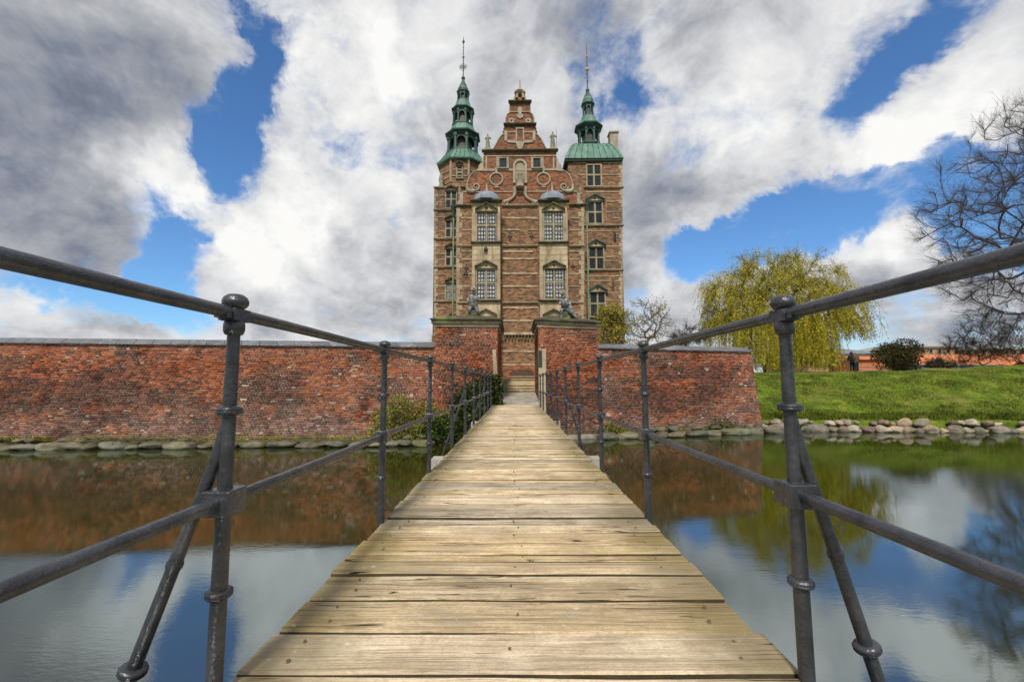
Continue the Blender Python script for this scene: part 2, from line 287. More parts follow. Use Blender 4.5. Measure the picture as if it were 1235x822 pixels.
# plants and ground
def leafmat(name, c0, c1, c2, rough=.6, trans=.35, lo=.6, hi=1.25):
    m, t, b = newmat(name); g = t.add('ShaderNodeNewGeometry')
    c = t.ramp(g.outputs['Random Per Island'], [(0., c0), (.5, c1), (1., c2)])
    n = t.noise(g.outputs['Position'], 1.3, 4, .6)
    c = t.mix(1., c, t.ramp(n, [(.34, (lo,)*3), (.66, (hi,)*3)]), 'MULTIPLY')
    t.l.new(c, b.inputs['Base Color']); b.inputs['Roughness'].default_value = rough; b.inputs['Specular IOR Level'].default_value = .3
    if trans:
        tr = t.add('ShaderNodeBsdfTranslucent', {0: c}); mx = t.add('ShaderNodeMixShader', {0: trans, 1: b.outputs[0], 2: tr.outputs[0]})
        t.l.new(mx.outputs[0], t.n['Material Output'].inputs[0])
    return m
M['willow'] = leafmat('willow_leaf', (.32, .28, .016), (.54, .47, .035), (.68, .60, .09))
M['ivy'] = leafmat('ivy_leaf', (.012, .022, .004), (.03, .055, .008), (.07, .10, .012), .5, .15)
M['bushleaf'] = leafmat('bush_leaf', (.06, .09, .008), (.17, .22, .018), (.34, .36, .04), .5, .3)
M['springleaf'] = leafmat('spring_leaf', (.24, .22, .015), (.42, .38, .03), (.58, .50, .06))
M['yew'] = leafmat('yew_leaf', (.02, .022, .006), (.065, .06, .016), (.16, .12, .035), .6, .1)
M['budleaf'] = leafmat('bud_leaf', (.10, .09, .03), (.20, .19, .05), (.32, .31, .07))
M['redbush'] = leafmat('russet_twigs', (.10, .035, .015), (.22, .08, .03), (.30, .14, .06))
M['moss'] = leafmat('moss_tuft', (.10, .09, .015), (.24, .20, .02), (.42, .34, .03), .9, .1)
M['reed'] = leafmat('dry_reed', (.16, .12, .06), (.30, .24, .13), (.42, .35, .2), .9, .1)
M['grassblade'] = leafmat('grass_blade', (.04, .08, .006), (.14, .20, .016), (.38, .37, .07), .6, .2, .38, 1.35)
M['bark'] = noisy('willow_bark', (.035, .028, .018), (.10, .08, .05), 6, .9)
M['bark_warm'] = noisy('warm_lichen_bark', (.09, .07, .035), (.20, .16, .08), 5, .9)
M['bark_grey'] = noisy('grey_twig_bark', (.045, .036, .034), (.10, .08, .072), 4, .9)
M['bark_red'] = noisy('reddish_twig_bark', (.055, .03, .025), (.13, .08, .06), 4, .9)
M['rock'] = noisy('boulder_granite', (.11, .085, .06), (.40, .315, .235), 3, .85, 8, .6, .02, 14, c2=(.12, .11, .06), s2=2.4, objrand=1.1)
M['rock2'] = noisy('wet_foundation_stone', (.055, .05, .033), (.19, .17, .115), 3, .8, 8, .6, .02, 14, c2=(.09, .095, .03), s2=2.2, objrand=.5)
M['grit'] = noisy('courtyard_gravel', (.30, .26, .20), (.42, .38, .30), 20, .9)
M['flag'] = noisy('grey_flagstone', (.26, .24, .20), (.42, .39, .33), 3, .8, 8, .3, .01, 20, c2=(.18, .17, .15), s2=2)
M['step'] = noisy('sand_steps', (.36, .29, .17), (.55, .46, .30), 3, .85, 8, .3, .01, 20, c2=(.20, .17, .10), s2=2)
m, t, b = newmat('lawn'); M['lawn'] = m; p = pos(t)
n = t.noise(p, 1.4, 8, .68, .4)
c = t.ramp(n, [(.30, (.028, .055, .006)), (.48, (.085, .135, .012)), (.62, (.18, .21, .025)), (.76, (.30, .27, .06))])
c = t.mix(t.smooth(t.noise(t.vadd(p, (3, 3, 3)), 8, 5, .6), .5, .64, 0, .6), c, (.03, .06, .006))
c = t.mix(t.smooth(t.noise(t.vadd(p, (8, 1, 2)), .45, 6, .65), .50, .66, 0, .55), c, (.20, .17, .05))
t.l.new(c, b.inputs['Base Color']); b.inputs['Roughness'].default_value = .95; b.inputs['Specular IOR Level'].default_value = .1
bump(t, b, t.noise(p, 9, 6, .7), .9, .06)
M['mud'] = noisy('moat_mud', (.03, .026, .012), (.06, .05, .02), 1, .95)
M['statue'] = noisy('weathered_lead_statue', (.035, .036, .038), (.16, .16, .165), 7, .6, 6, .4, .01, 30, c2=(.34, .34, .33), s2=6)
M['statue_stone'] = noisy('mossy_stone_statue', (.12, .11, .07), (.28, .26, .18), 6, .85, 6, .4, .01, 30)
M['redwall'] = noisy('orange_brick_wall', (.38, .11, .04), (.55, .18, .07), .9, .9, 6, .2, .01, 10, c2=(.40, .20, .12), s2=.4)
M['tile'] = noisy('orange_roof_tile', (.42, .12, .045), (.58, .20, .08), 1.2, .85, 5, .3, .03, 6)
M['tanwall'] = noisy('tan_brick_wall', (.36, .20, .10), (.48, .30, .16), 1.2, .9)
M['greyroof'] = noisy('grey_slate_roof', (.10, .12, .15), (.20, .22, .25), .8, .7)
M['greenroof'] = noisy('faded_copper_roof', (.20, .25, .20), (.36, .40, .33), .6, .7, c2=(.16, .16, .13), s2=.5)
M['palewall'] = noisy('pale_render', (.55, .54, .50), (.68, .66, .62), .8, .9)
M['bluefence'] = noisy('blue_grey_shed', (.26, .31, .40), (.38, .43, .52), .6, .8)
M['skin'] = noisy('skin', (.50, .30, .21), (.58, .36, .26), 8, .6, bs=0)
M['hair'] = noisy('fair_hair', (.38, .27, .14), (.52, .39, .22), 30, .7)
M['hair_dark'] = noisy('dark_hair', (.03, .02, .015), (.06, .04, .03), 30, .7)
M['coat'] = noisy('brown_jacket', (.13, .085, .05), (.20, .14, .09), 12, .9)
M['coat_dark'] = noisy('black_coat', (.012, .012, .014), (.03, .03, .035), 12, .9)
M['jeans'] = noisy('dark_blue_jeans', (.014, .022, .05), (.035, .05, .09), 14, .9)

# ------------------------------------------------------------------ mesh helpers
class MB:
    def __init__(s): s.v = []; s.f = []; s.sm = []
    def _add(s, vs, fs, smooth=False):
        o = len(s.v); s.v.extend([tuple(v) for v in vs]); s.f.extend([tuple(i+o for i in f) for f in fs]); s.sm.extend([smooth]*len(fs))
    def box(s, x0, x1, y0, y1, z0, z1):
        vs = [(x0, y0, z0), (x1, y0, z0), (x1, y1, z0), (x0, y1, z0), (x0, y0, z1), (x1, y0, z1), (x1, y1, z1), (x0, y1, z1)]
        s._add(vs, [(0, 3, 2, 1), (4, 5, 6, 7), (0, 1, 5, 4), (1, 2, 6, 5), (2, 3, 7, 6), (3, 0, 4, 7)]); return s
    def hexa(s, b4, t4):
        s._add(list(b4)+list(t4), [(0, 3, 2, 1), (4, 5, 6, 7), (0, 1, 5, 4), (1, 2, 6, 5), (2, 3, 7, 6), (3, 0, 4, 7)]); return s
    def prism_y(s, pts, y0, y1):
        n = len(pts); vs = [(x, y0, z) for x, z in pts]+[(x, y1, z) for x, z in pts]
        s._add(vs, [tuple(range(n)), tuple(range(2*n-1, n-1, -1))]+[(i, i+n, (i+1) % n+n, (i+1) % n) for i in range(n)]); return s
    def prism_z(s, pts, z0, z1):
        n = len(pts); vs = [(x, y, z0) for x, y in pts]+[(x, y, z1) for x, y in pts]
        s._add(vs, [tuple(range(n-1, -1, -1)), tuple(range(n, 2*n))]+[(i, (i+1) % n, (i+1) % n+n, i+n) for i in range(n)]); return s
    def lathe(s, prof, cx=0, cy_=0, n=16, rot=0., smooth=True, cap=True):
        vs = []; m_ = len(prof)
        for r, z in prof:
            for k in range(n):
                a = rot+2*math.pi*k/n; vs.append((cx+r*math.cos(a), cy_+r*math.sin(a), z))
        fs = [(i*n+k, i*n+(k+1) % n, (i+1)*n+(k+1) % n, (i+1)*n+k) for i in range(m_-1) for k in range(n)]
        s._add(vs, fs, smooth)
        if cap: s._add(vs[:n], [tuple(range(n-1, -1, -1))]); s._add(vs[-n:], [tuple(range(n))])
        return s
    def tube(s, pts, rad, n=8, smooth=True, cap=True):
        pts = [Vector(p) for p in pts]
        if not hasattr(rad, '__len__'): rad = [rad]*len(pts)
        up = Vector((0, 0, 1)); vs = []
        d0 = (pts[1]-pts[0]).normalized()
        side = d0.cross(up if abs(d0.z) < .9 else Vector((1, 0, 0))).normalized()
        for i, p_ in enumerate(pts):
            d = (pts[min(i+1, len(pts)-1)]-pts[max(i-1, 0)]).normalized()
            side = (side-d*side.dot(d)).normalized(); o = d.cross(side)
            for k in range(n):
                a = 2*math.pi*k/n; vs.append(p_+(side*math.cos(a)+o*math.sin(a))*rad[i])
        fs = [(i*n+k, i*n+(k+1) % n, (i+1)*n+(k+1) % n, (i+1)*n+k) for i in range(len(pts)-1) for k in range(n)]
        s._add(vs, fs, smooth)
        if cap: s._add(vs[:n], [tuple(range(n-1, -1, -1))]); s._add(vs[-n:], [tuple(range(n))])
        return s
    def build(s, name, m, parent=None, loc=None):
        me = D.meshes.new(name); me.from_pydata(s.v, [], s.f); me.polygons.foreach_set('use_smooth', s.sm); me.materials.append(m); me.update()
        return link(name, me, parent, loc)
def link(name, me, parent=None, loc=None):
    o = D.objects.new(name, me); col.objects.link(o)
    if parent: o.parent = parent
    if loc: o.location = loc
    return o
def npmesh(name, V, F, m, parent=None, smooth=False):
    V = np.asarray(V, np.float32).reshape(-1, 3); F = np.asarray(F, np.int32); k = F.shape[1]
    me = D.meshes.new(name); me.vertices.add(len(V)); me.vertices.foreach_set('co', V.ravel())
    me.loops.add(F.size); me.loops.foreach_set('vertex_index', F.ravel())
    me.polygons.add(len(F)); me.polygons.foreach_set('loop_start', np.arange(0, F.size, k, dtype=np.int32)); me.polygons.foreach_set('loop_total', np.full(len(F), k, np.int32))
    if smooth: me.polygons.foreach_set('use_smooth', np.ones(len(F), bool))
    me.update(calc_edges=True); me.materials.append(m)
    return link(name, me, parent)
def thing(name, label, cat, loc=(0, 0, 0), group=None):
    o = D.objects.new(name, None); col.objects.link(o); o.location = loc; o.empty_display_size = .2
    return tag(o, label, cat, group)
def tag(o, label, cat, group=None):
    o['label'] = label; o['category'] = cat
    if group: o['group'] = group
    return o
def kind(o, k): o['kind'] = k; return o

# ------------------------------------------------------------------ setting: ground, water
WZ = -1.35
def shore(x):                       # Y of the edge of the far ground
    pts = [(-400, -60), (-70, -20), (-46, 12.6), (-18, 15.3), (-2.9, 15.95), (-.7, 16.1), (.9, 16.6), (3.3, 17.4), (10.35, 19.35), (12, 19.0), (16, 18.5), (20, 18.2), (26, 17.6), (34, 15), (46, 8), (70, -20), (400, -60)]
    return float(np.interp(x, [a for a, _ in pts], [b_ for _, b_ in pts]))
xs = np.concatenate([np.linspace(-400, -60, 10), np.linspace(-50, -20, 7), np.linspace(-18, -2.1, 12), np.array([-1.99, 2.5, 2.7]), np.linspace(3.2, 9.5, 6), np.array([10.3, 10.5]), np.arange(10.8, 45, .35), np.linspace(46, 80, 12), np.linspace(100, 400, 8)])
offs = [0, .35, .8, 1.2, 1.7, 2.2, 2.8, 3.4, 4., 4.6, 5.2, 5.8, 6.3, 6.9, 7.6, 8.5, 10, 12, 15, 20, 28, 40, 70, 130, 260, 500, 1100]
V = []; nx = len(xs)
def bank_top(x): return 1.27+max(0, min(1, (x-21)/7))*.33+.05*math.sin(x*.7)
for o_ in offs:
    for x in xs:
        s0 = shore(x); y = s0+o_
        if x > 10.4 or x < -46:
            tp = bank_top(x) if x > 10.4 else 1.2
            prof = np.interp(o_, [0, .3, .8, 2.0, 3.6, 5.2, 6.3, 8, 16, 40, 1200], [-1.9, -1.22, -.82, -.28, .40, tp-.22, tp-.02, tp+.02, tp+.12, tp+.35, tp+.6])
            z = prof+(mnoise.noise(Vector((x*.9, y*.9, 0)))*.10+mnoise.noise(Vector((x*.3, y*.3, 5)))*.12)*(1 if o_ > .5 else .2)*(1 if o_ < 60 else .2)
            if o_ >= 10: z = 1.30+min(o_-8, 22)*.020+.03*mnoise.noise(Vector((x*.2, y*.2, 1)))
        else:
            y = s0+(5.4 if -2 < x < 2.6 else .62)+o_*1.001; z = .90
        V.append((x, y, z))
F = [(j*nx+i, j*nx+i+1, (j+1)*nx+i+1, (j+1)*nx+i) for j in range(len(offs)-1) for i in range(nx-1)]
g = npmesh('ground', V, F, M['lawn'], smooth=True); kind(g, 'structure')
wtr = MB(); wtr._add([(-420, -90, WZ), (420, -90, WZ), (420, 40, WZ), (-420, 40, WZ)], [(0, 1, 2, 3)]); kind(wtr.build('water', M['water']), 'structure')
bed = MB(); bed._add([(-420, -90, -2.4), (420, -90, -2.4), (420, 40, -2.4), (-420, 40, -2.4)], [(0, 1, 2, 3)]); kind(bed.build('moat_bed', M['mud']), 'structure')
nb = MB(); ys = [(-2.2, -2.3), (-3.0, -1.2), (-4.5, -.25), (-6, -.05), (-20, 0), (-600, .3)]
vs = [(x, y, z) for y, z in ys for x in (-400, -20, -3, 3, 20, 400)]
nb._add(vs, [(j*6+i, j*6+i+1, (j+1)*6+i+1, (j+1)*6+i) for j in range(5) for i in range(5)], True)
kind(nb.build('near_bank', M['lawn']), 'structure')
cyd = MB().prism_z([(-30, 15.9), (-2.9, 16.2), (-2.9, 20.28), (2.9, 20.28), (3.3, 18), (10, 19.6), (10, 50), (-30, 50)], .90, .965)
kind(cyd.build('courtyard', M['grit']), 'structure')

# grass blades on the bank (nobody could count them)
N = 110000
gx = 10.5+RNG.random(N)**1.0*16; go = .68+RNG.random(N)**1.15*5.9
gx = gx.astype(float); gy = np.array([shore(x) for x in gx])+go
def gz(x, o_):
    tp = 1.27+np.clip((x-21)/7, 0, 1)*.33+.05*np.sin(x*.7)
    P_ = np.array([0, .3, .8, 2.0, 3.6, 5.2, 6.3, 8.])
    z = np.empty_like(x)
    for i in range(len(x)):
        t_ = tp[i]; z[i] = np.interp(o_[i], P_, [-1.9, -1.22, -.82, -.28, .40, t_-.22, t_-.02, t_+.02])+mnoise.noise(Vector((x[i]*.9, gy[i]*.9, 0)))*.10+mnoise.noise(Vector((x[i]*.3, gy[i]*.3, 5)))*.12
    return z
gzz = gz(gx, go)-.02
bare_ = np.array([mnoise.noise(Vector((a*.5, b_*.8, 9))) for a, b_ in zip(gx, gy)])
ang = RNG.random(N)*np.pi*2; hgt_ = (.03+RNG.random(N)*.06)*(1+.9*np.array([mnoise.noise(Vector((a*1.3, b_*1.3, 2))) for a, b_ in zip(gx, gy)])); wd = .012+RNG.random(N)*.014
hgt_ = hgt_*np.where(bare_ > .22, .45, 1.)+np.where((go < 1.15) & (RNG.random(N) < .6), .07+.05*RNG.random(N), 0.); lean = (RNG.random((N, 2))-.5)*.07; lean[:, 1] -= np.where(go < 1.15, .06, 0)
V = np.empty((N, 3, 3))
V[:, 0] = np.stack([gx-np.cos(ang)*wd, gy-np.sin(ang)*wd, gzz], 1); V[:, 1] = np.stack([gx+np.cos(ang)*wd, gy+np.sin(ang)*wd, gzz], 1)
V[:, 2] = np.stack([gx+lean[:, 0], gy+lean[:, 1], gzz+hgt_], 1)
gr = npmesh('grass', V, np.arange(N*3).reshape(-1, 3), M['grassblade']); kind(gr, 'stuff'); gr['label'] = 'short spring grass on the sloping bank'; gr['category'] = 'grass'

# ------------------------------------------------------------------ bridge
DH = .79; Y0, Y1 = -1.7, 15.42
bridge = thing('footbridge', 'long weathered wooden plank footbridge running straight to the castle gate', 'footbridge', (0, 0, 0))
widths = [.205, .205, .13, .125, .13, .2, .12, .15, .2, .13, .17, .12, .2, .14]
y = 1.30; edges_ = [1.30, 1.505, 1.72, 1.93, 2.06, 2.14, 2.34]
while edges_[-1] < Y1-.1: edges_.append(edges_[-1]+random.choice([.10, .11, .12, .13, .15, .2]))
edges_[-1] = Y1
back = [1.30]
while back[-1] > Y0: back.append(back[-1]-random.choice([.15, .18, .2, .21]))
edges_ = back[::-1][:-1]+edges_
nails = MB()
for i in range(len(edges_)-1):
    a, b_ = edges_[i], edges_[i+1]; gap = random.uniform(.012, .024); a2 = a+gap/2; b2 = b_-gap/2
    x0 = -DH+random.uniform(-.012, .006); x1 = DH+random.uniform(-.006, .012)
    n_ = 26; mb = MB(); sd = random.random()*100; dz_ = random.uniform(-.007, .003); tilt = random.uniform(-.003, .003); cup = random.uniform(-.002, .003)
    vs = []
    for k in range(n_+1):
        x = x0+(x1-x0)*k/n_
        ea = mnoise.noise(Vector((x*2.2, sd, 0)))*.006; eb = mnoise.noise(Vector((x*2.2, sd+9, 0)))*.006
        zz = dz_+mnoise.noise(Vector((x*1.3, sd, 4)))*.004+tilt*x
        ya, yb = a2+ea, b2+eb; c_ = .006
        sec = [(ya, zz-.045), (ya, zz-.006), (ya+c_, zz), ((ya+yb)/2, zz+cup), (yb-c_, zz), (yb, zz-.006), (yb, zz-.045)]
        vs += [(x, yy, z_) for yy, z_ in sec]
    fs = []
    for k in range(n_):
        for j in range(6): fs.append((k*7+j, (k+1)*7+j, (k+1)*7+j+1, k*7+j+1))
        fs.append((k*7+6, (k+1)*7+6, (k+1)*7, k*7))
    fs.append(tuple(range(6, -1, -1))); fs.append(tuple(n_*7+j for j in range(7)))
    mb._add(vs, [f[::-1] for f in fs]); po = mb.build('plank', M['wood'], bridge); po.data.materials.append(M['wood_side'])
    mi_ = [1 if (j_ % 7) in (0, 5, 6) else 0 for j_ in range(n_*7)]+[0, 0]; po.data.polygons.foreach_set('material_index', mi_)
    if a > .8 and a < 9:
        for xx in (-.66, 0., .66):
            if random.random() < .12: continue
            for ff in ((.28, .72) if b_-a > .16 and xx else (.5,)):
                r_ = random.uniform(.004, .0065); cx_ = xx+random.uniform(-.03, .03); cy2 = a+(b_-a)*ff+random.uniform(-.01, .01)
                nails.lathe([(r_, -.01), (r_, .0035), (r_*.6, .0045)], cx_, cy2, 8)
kind(nails.build('nail_heads', M['nail'], bridge), 'stuff')
for xx in (-.62, 0., .62): MB().box(xx-.07, xx+.07, Y0, Y1, -.27, -.052).build('beam', M['wood_dark'], bridge)
for yy in (1.25, 5.35, 10.1):
    st = MB(); st.hexa([(-.80, yy-.35, -2.3), (.80, yy-.35, -2.3), (.80, yy+.35, -2.3), (-.80, yy+.35, -2.3)], [(-.72, yy-.25, -.45), (.72, yy-.25, -.45), (.72, yy+.25, -.45), (-.72, yy+.25, -.45)])
    pr = st.build('bridge_pier', M['rock2'], bridge)
    MB().box(-1.10, 1.10, yy-.16, yy+.16, -.42, -.30).build('cross_beam', M['wood_dark'], bridge)
    for sx_ in ((-1, 1) if yy > 2 else ()):
        MB().box(min(sx_*.80, sx_*1.02), max(sx_*.80, sx_*1.02), yy-.13, yy+.13, -.26, -.10).build('cap_stone', M['flag'], bridge)
# railings
SP = 1.418
def railing(side, X, d0, label):
    root = thing('railing', label, 'railing', (X, 0, 0), 'iron railings of the footbridge')
    ks = range(-1, 10)
    def rail(z, r, name):
        pts = []; y_ = Y0+.1
        while y_ < d0+SP*9+.05: pts.append((mnoise.noise(Vector((y_*1.2, z*9, side)))*.003, y_, z+mnoise.noise(Vector((y_*1.1, z*5, 3+side)))*.003)); y_ += .12
        pts.append((0, Y1+.05, z))
        MB().tube(pts, r, 14).build(name, M['iron'], root)
    rail(1.016, .0175, 'top_rail'); rail(.497, .0165, 'lower_rail')
    src = None
    for k in ks:
        y_ = d0+SP*k
        if src is None:
            shaft = MB(); prof = [(.021, -.42)]
            prof += [(.0205, .2), (.0205, .25), (.0175, .70), (.0178, .76), (.0165, .93), (.0165, .955), (.019, .965)]
            shaft.lathe(prof, 0, 0, 14)
            p0 = shaft.build('post', M['iron'], root)
            b1 = MB().lathe([(.004, 1.074), (.020, 1.071), (.030, 1.063), (.0345, 1.052), (.0335, 1.043), (.027, 1.034), (.018, 1.029)][::-1], 0, 0, 18).build('ball_finial', M['iron'], p0)
            b2 = MB(); b2.lathe([(.019, .955), (.024, .958), (.0275, .968), (.0275, .985), (.024, .995)], 0, 0, 16)
            b2.box(-.024, .024, -.034, .034, .994, 1.029); b2.box(-.018, .018, -.06, .06, .998, 1.010); b2 = b2.build('rail_clamp', M['iron'], p0)
            def ring(z, r=.0335, h=.011): return MB().lathe([(.018, z-h-.002), (r*.85, z-h), (r, z-h*.5), (r, z-h*.15), (r*.94, z), (r, z+h*.15), (r, z+h*.5), (r*.82, z+h), (.018, z+h+.003)], 0, 0, 18).build('ring', M['iron'], p0)
            r1_ = ring(.743); r2_ = ring(.256)
            jb = MB(); jb.box(-.038, .038, -.040, .040, .463, .531); jb = jb.build('joint_box', M['iron'], p0)
            bv = jb.modifiers.new('bevel', 'BEVEL'); bv.width = .004; bv.segments = 2
            src = (p0, [b1, b2, r1_, r2_, jb]); p0.location = (0, y_, 0)
        else:
            p = src[0].copy(); col.objects.link(p); p.parent = root; p.location = (0, y_, 0)
            for ch in src[1]:
                q_ = ch.copy(); col.objects.link(q_); q_.parent = p
    for k in (0, 3 if side < 0 else 3, 7):
        y_ = d0+SP*k+(0 if k == 0 else 0); s_ = side
        kk = k if k != 3 else 4
        y_ = d0+SP*kk if k else d0
        zt = .66; A = Vector((s_*.012, y_+.0, zt)); B = Vector((s_*(.39 if s_ < 0 else .315), y_+.0, -.44)); Bd = (B-A)
        A0 = A+Vector((-s_*.004, 0, .05))
        br = MB().tube([A0, A+Bd*.03, A+Bd*.5, B], [.012, .0165, .0175, .018], 12).build('brace', M['iron'], root)
        for tt, rr in (((.545 if s_ < 0 else .524) if k == 0 else .4, .034),) + (((.30, .021),) if k == 0 else ()):
            c_ = A+Bd*tt; dn = Bd.normalized(); L_ = .011
            MB().tube([c_-dn*L_*1.2, c_-dn*L_, c_-dn*.004, c_, c_+dn*.004, c_+dn*L_, c_+dn*L_*1.2], [.018, rr*.84, rr, rr*.94, rr, rr*.84, .018], 16).build('ring', M['iron'], br)
    return root
railing(-1, -.802, 1.212, 'dark grey iron railing along the left side of the footbridge')
railing(1, .800, 1.276, 'dark grey iron railing along the right side of the footbridge')

# ------------------------------------------------------------------ brick laying
def lay_bricks(P00, P10, P11, P01, name, parent, L=.225, H=.066, m='brick', seed=1, miss=.003, skip=None):
    """bricks one by one over the patch P00-P10 (bottom) to P01-P11 (top)"""
    rg = np.random.default_rng(seed)
    P00, P10, P11, P01 = [np.array(p, float) for p in (P00, P10, P11, P01)]
    n = np.cross(P10-P00, P01-P00); n = n/np.linalg.norm(n)
    if n[1] > 0 and abs(n[1]) > abs(n[0]): n = -n
    rows = int(round(np.linalg.norm((P01-P00))/H)); W_ = np.linalg.norm(P10-P00)
    cols_ = int(math.ceil(W_/L))
    allv = []
    for r in range(rows):
        head = (r % 2 == 0)
        l = L if not head else L
        sh_ = (0, .5, .25, .75)[r % 4]
        a = (np.arange(-1, cols_+1)+sh_)*L/W_
        jit = (rg.random(len(a))-.5)*.010/W_
        u0 = np.clip(a+.008/W_+jit, 0, 1); u1 = np.clip(a+(L-.008)/W_+jit, 0, 1)
        if r % 2 == 1 or r % 7 == 4:                                   # header courses: split in two
            um = (u0+u1)/2; u0, u1 = np.concatenate([u0, um+.007/W_]), np.concatenate([um-.007/W_, u1])
        ok = (u1-u0) > .02/W_; ok &= rg.random(len(u0)) > miss
        u0, u1 = u0[ok], u1[ok]; k = len(u0)
        v0 = (r+.15+rg.random(k)*.04)/rows; v1 = (r+.86+rg.random(k)*.04)/rows
        pr = .005+rg.random(k)*.008; pr[rg.random(k) < .04] -= .012
        def P(u, v): return (P00*(1-u)[:, None]+P10*u[:, None])*(1-v)[:, None]+(P01*(1-u)[:, None]+P11*u[:, None])*v[:, None]
        c = [P(u0, v0), P(u1, v0), P(u1, v1), P(u0, v1)]
        fr = [q_+n*(pr+(rg.random(k)-.5)*.004)[:, None] for q_ in c]; bk = [q_-n*.02 for q_ in c]
        allv.append(np.stack(fr+bk, 1))
    A = np.concatenate(allv); k = len(A); base = (np.arange(k)*8)[:, None]
    Fp = np.array([[0, 1, 2, 3], [0, 4, 5, 1], [1, 5, 6, 2], [2, 6, 7, 3], [3, 7, 4, 0]])
    F = (base[:, :, None]+Fp[None]).reshape(-1, 4)
    return kind(npmesh(name, A.reshape(-1, 3), F, M[m], parent), 'stuff')

# ------------------------------------------------------------------ moat walls, piers
def wallthing(label, B0, B1, T0, T1, z0, zt0, zt1, seed, group='brick moat walls'):
    root = thing('moat_wall', label, 'wall', (B0[0], B0[1], WZ), group); L_ = Vector((B0[0], B0[1], WZ))
    bodyb = [(B0[0], B0[1], z0), (B1[0], B1[1], z0), (B1[0], B1[1]+1.3, z0), (B0[0], B0[1]+1.3, z0)]
    bodyt = [(T0[0], T0[1], zt0), (T1[0], T1[1], zt1), (T1[0], T1[1]+.75, zt1), (T0[0], T0[1]+.75, zt0)]
    o = MB().hexa(bodyb, bodyt).build('mortar_core', M['mortar'], root); o.location = -L_
    o = MB().hexa([(a_, b_-(.04 if i_ < 2 else 0), z0-.6) for i_, (a_, b_, c_) in enumerate(bodyb)], [(a_, b_-(.04 if i_ < 2 else 0), z0-.003) for i_, (a_, b_, c_) in enumerate(bodyb)]).build('stone_footing', M['rock2'], root); o.location = -L_
    f_ = lambda p, z: (p[0], p[1], z)
    o = lay_bricks(f_(B0, z0), f_(B1, z0), f_(T1, zt1), f_(T0, zt0), 'brickwork', root, seed=seed); o.location = -L_
    # coping panels
    n_ = int(round(math.dist(T0, T1)/.62)); slant = .34
    for i in range(n_):
        a, b2 = i/n_, (i+1)/n_; g_ = .006
        def q_(u, off_y, dz_, sl=0.):
            u2 = u
            x = T0[0]+(T1[0]-T0[0])*u2+sl; y = T0[1]+(T1[1]-T0[1])*u2+off_y; z = zt0+(zt1-zt0)*u2+dz_
            return (x, y, z)
        ua, ub = a+g_/20, b2-g_/20; la = 0 if i == 0 else -slant; lb = 0 if i == n_-1 else -slant
        dzr = random.uniform(0, .01)
        bt = [q_(ua, -.10, .0), q_(ub, -.10, .0), q_(ub, .42, .19, lb), q_(ua, .42, .19, la)]
        tp = [q_(ua, -.10, .035+dzr), q_(ub, -.10, .035+dzr), q_(ub, .42, .235+dzr, lb), q_(ua, .42, .235+dzr, la)]
        o = MB().hexa(bt, tp).build('coping_panel', M['slate'], root); o.location = -L_
        bt2 = [q_(ua, .42, .19, la), q_(ub, .42, .19, lb), q_(ub, .86, .02), q_(ua, .86, .02)]
        tp2 = [q_(ua, .42, .23, la), q_(ub, .42, .23, lb), q_(ub, .86, .06), q_(ua, .86, .06)]
        o = MB().hexa(bt2, tp2).build('coping_back', M['slate'], root); o.location = -L_
    return root, L_
wl, wlL = wallthing('long weathered red brick moat wall with grey coping left of the gate', (-34, 13.85), (-2.95, 15.32), (-34, 14.2), (-2.95, 15.68), -1.12, 2.42, 2.07, 11)
wr, wrL = wallthing('shorter red brick moat wall right of the gate ending at the grass bank', (3.3, 16.86), (10.53, 18.75), (3.3, 17.2), (10.45, 19.15), -1.05, 2.13, 2.08, 12)
# right end return wall of bricks
o = lay_bricks((10.53, 18.75, -1.05), (10.53, 20.05, -1.05), (10.45, 19.9, 2.08), (10.45, 19.15, 2.08), 'brickwork_return', wr, seed=5); o.location = -wrL

# rock mesh variants
def rockmesh(seed, flat=.6):
    bm = bmesh.new(); bmesh.ops.create_icosphere(bm, subdivisions=3, radius=1)
    for v in bm.verts:
        d = v.co.normalized(); n_ = mnoise.noise(d*1.1+Vector((seed*7, 0, 0)))*.42+mnoise.noise(d*2.6+Vector((seed*3, 5, 0)))*.16+mnoise.noise(d*7+Vector((seed*3, 5, 0)))*.03
        v.co = d*(1+n_); v.co.z *= flat
        v.co = Vector([math.copysign(min(abs(c_), .86+.06*abs(c_)), c_) for c_ in v.co])
    me = D.meshes.new('stone'); bm.to_mesh(me); bm.free(); me.polygons.foreach_set('use_smooth', [True]*len(me.polygons)); return me
RK = [rockmesh(i+1, random.uniform(.62, .9)) for i in range(8)]
RKw = [rockmesh(i+31, random.uniform(.62, .9)) for i in range(6)]
for m_ in RK: m_.materials.append(M['rock'])
for m_ in RKw: m_.materials.append(M['rock2'])
def stone(parent, L_, x, y, z, sx_, sy_, sz_, pool, rz=0., tilt=.1):
    o = link('stone', random.choice(pool), parent); o.location = Vector((x, y, z))-L_
    o.scale = (sx_, sy_, sz_); o.rotation_euler = (random.uniform(-tilt, tilt), random.uniform(-tilt, tilt), rz); return o
x = -27.
while x < -3.2:                                        # footing of the left wall
    wd_ = random.uniform(.18, .62); yb_ = np.interp(x, [-34, -2.95], [13.85, 15.32])
    stone(wl, wlL, x+wd_, yb_-.26+random.uniform(-.05, .05), -1.27+random.uniform(-.02, .03), wd_*1.08, .36, random.uniform(.13, .21), RKw, .05)
    if random.random() < .6: stone(wl, wlL, x+wd_*random.uniform(.4, 1.6), yb_-.08, -1.08, random.uniform(.14, .32), .2, random.uniform(.10, .16), RKw, random.uniform(-.3, .3))
    x += wd_*2-.04
x = 3.0
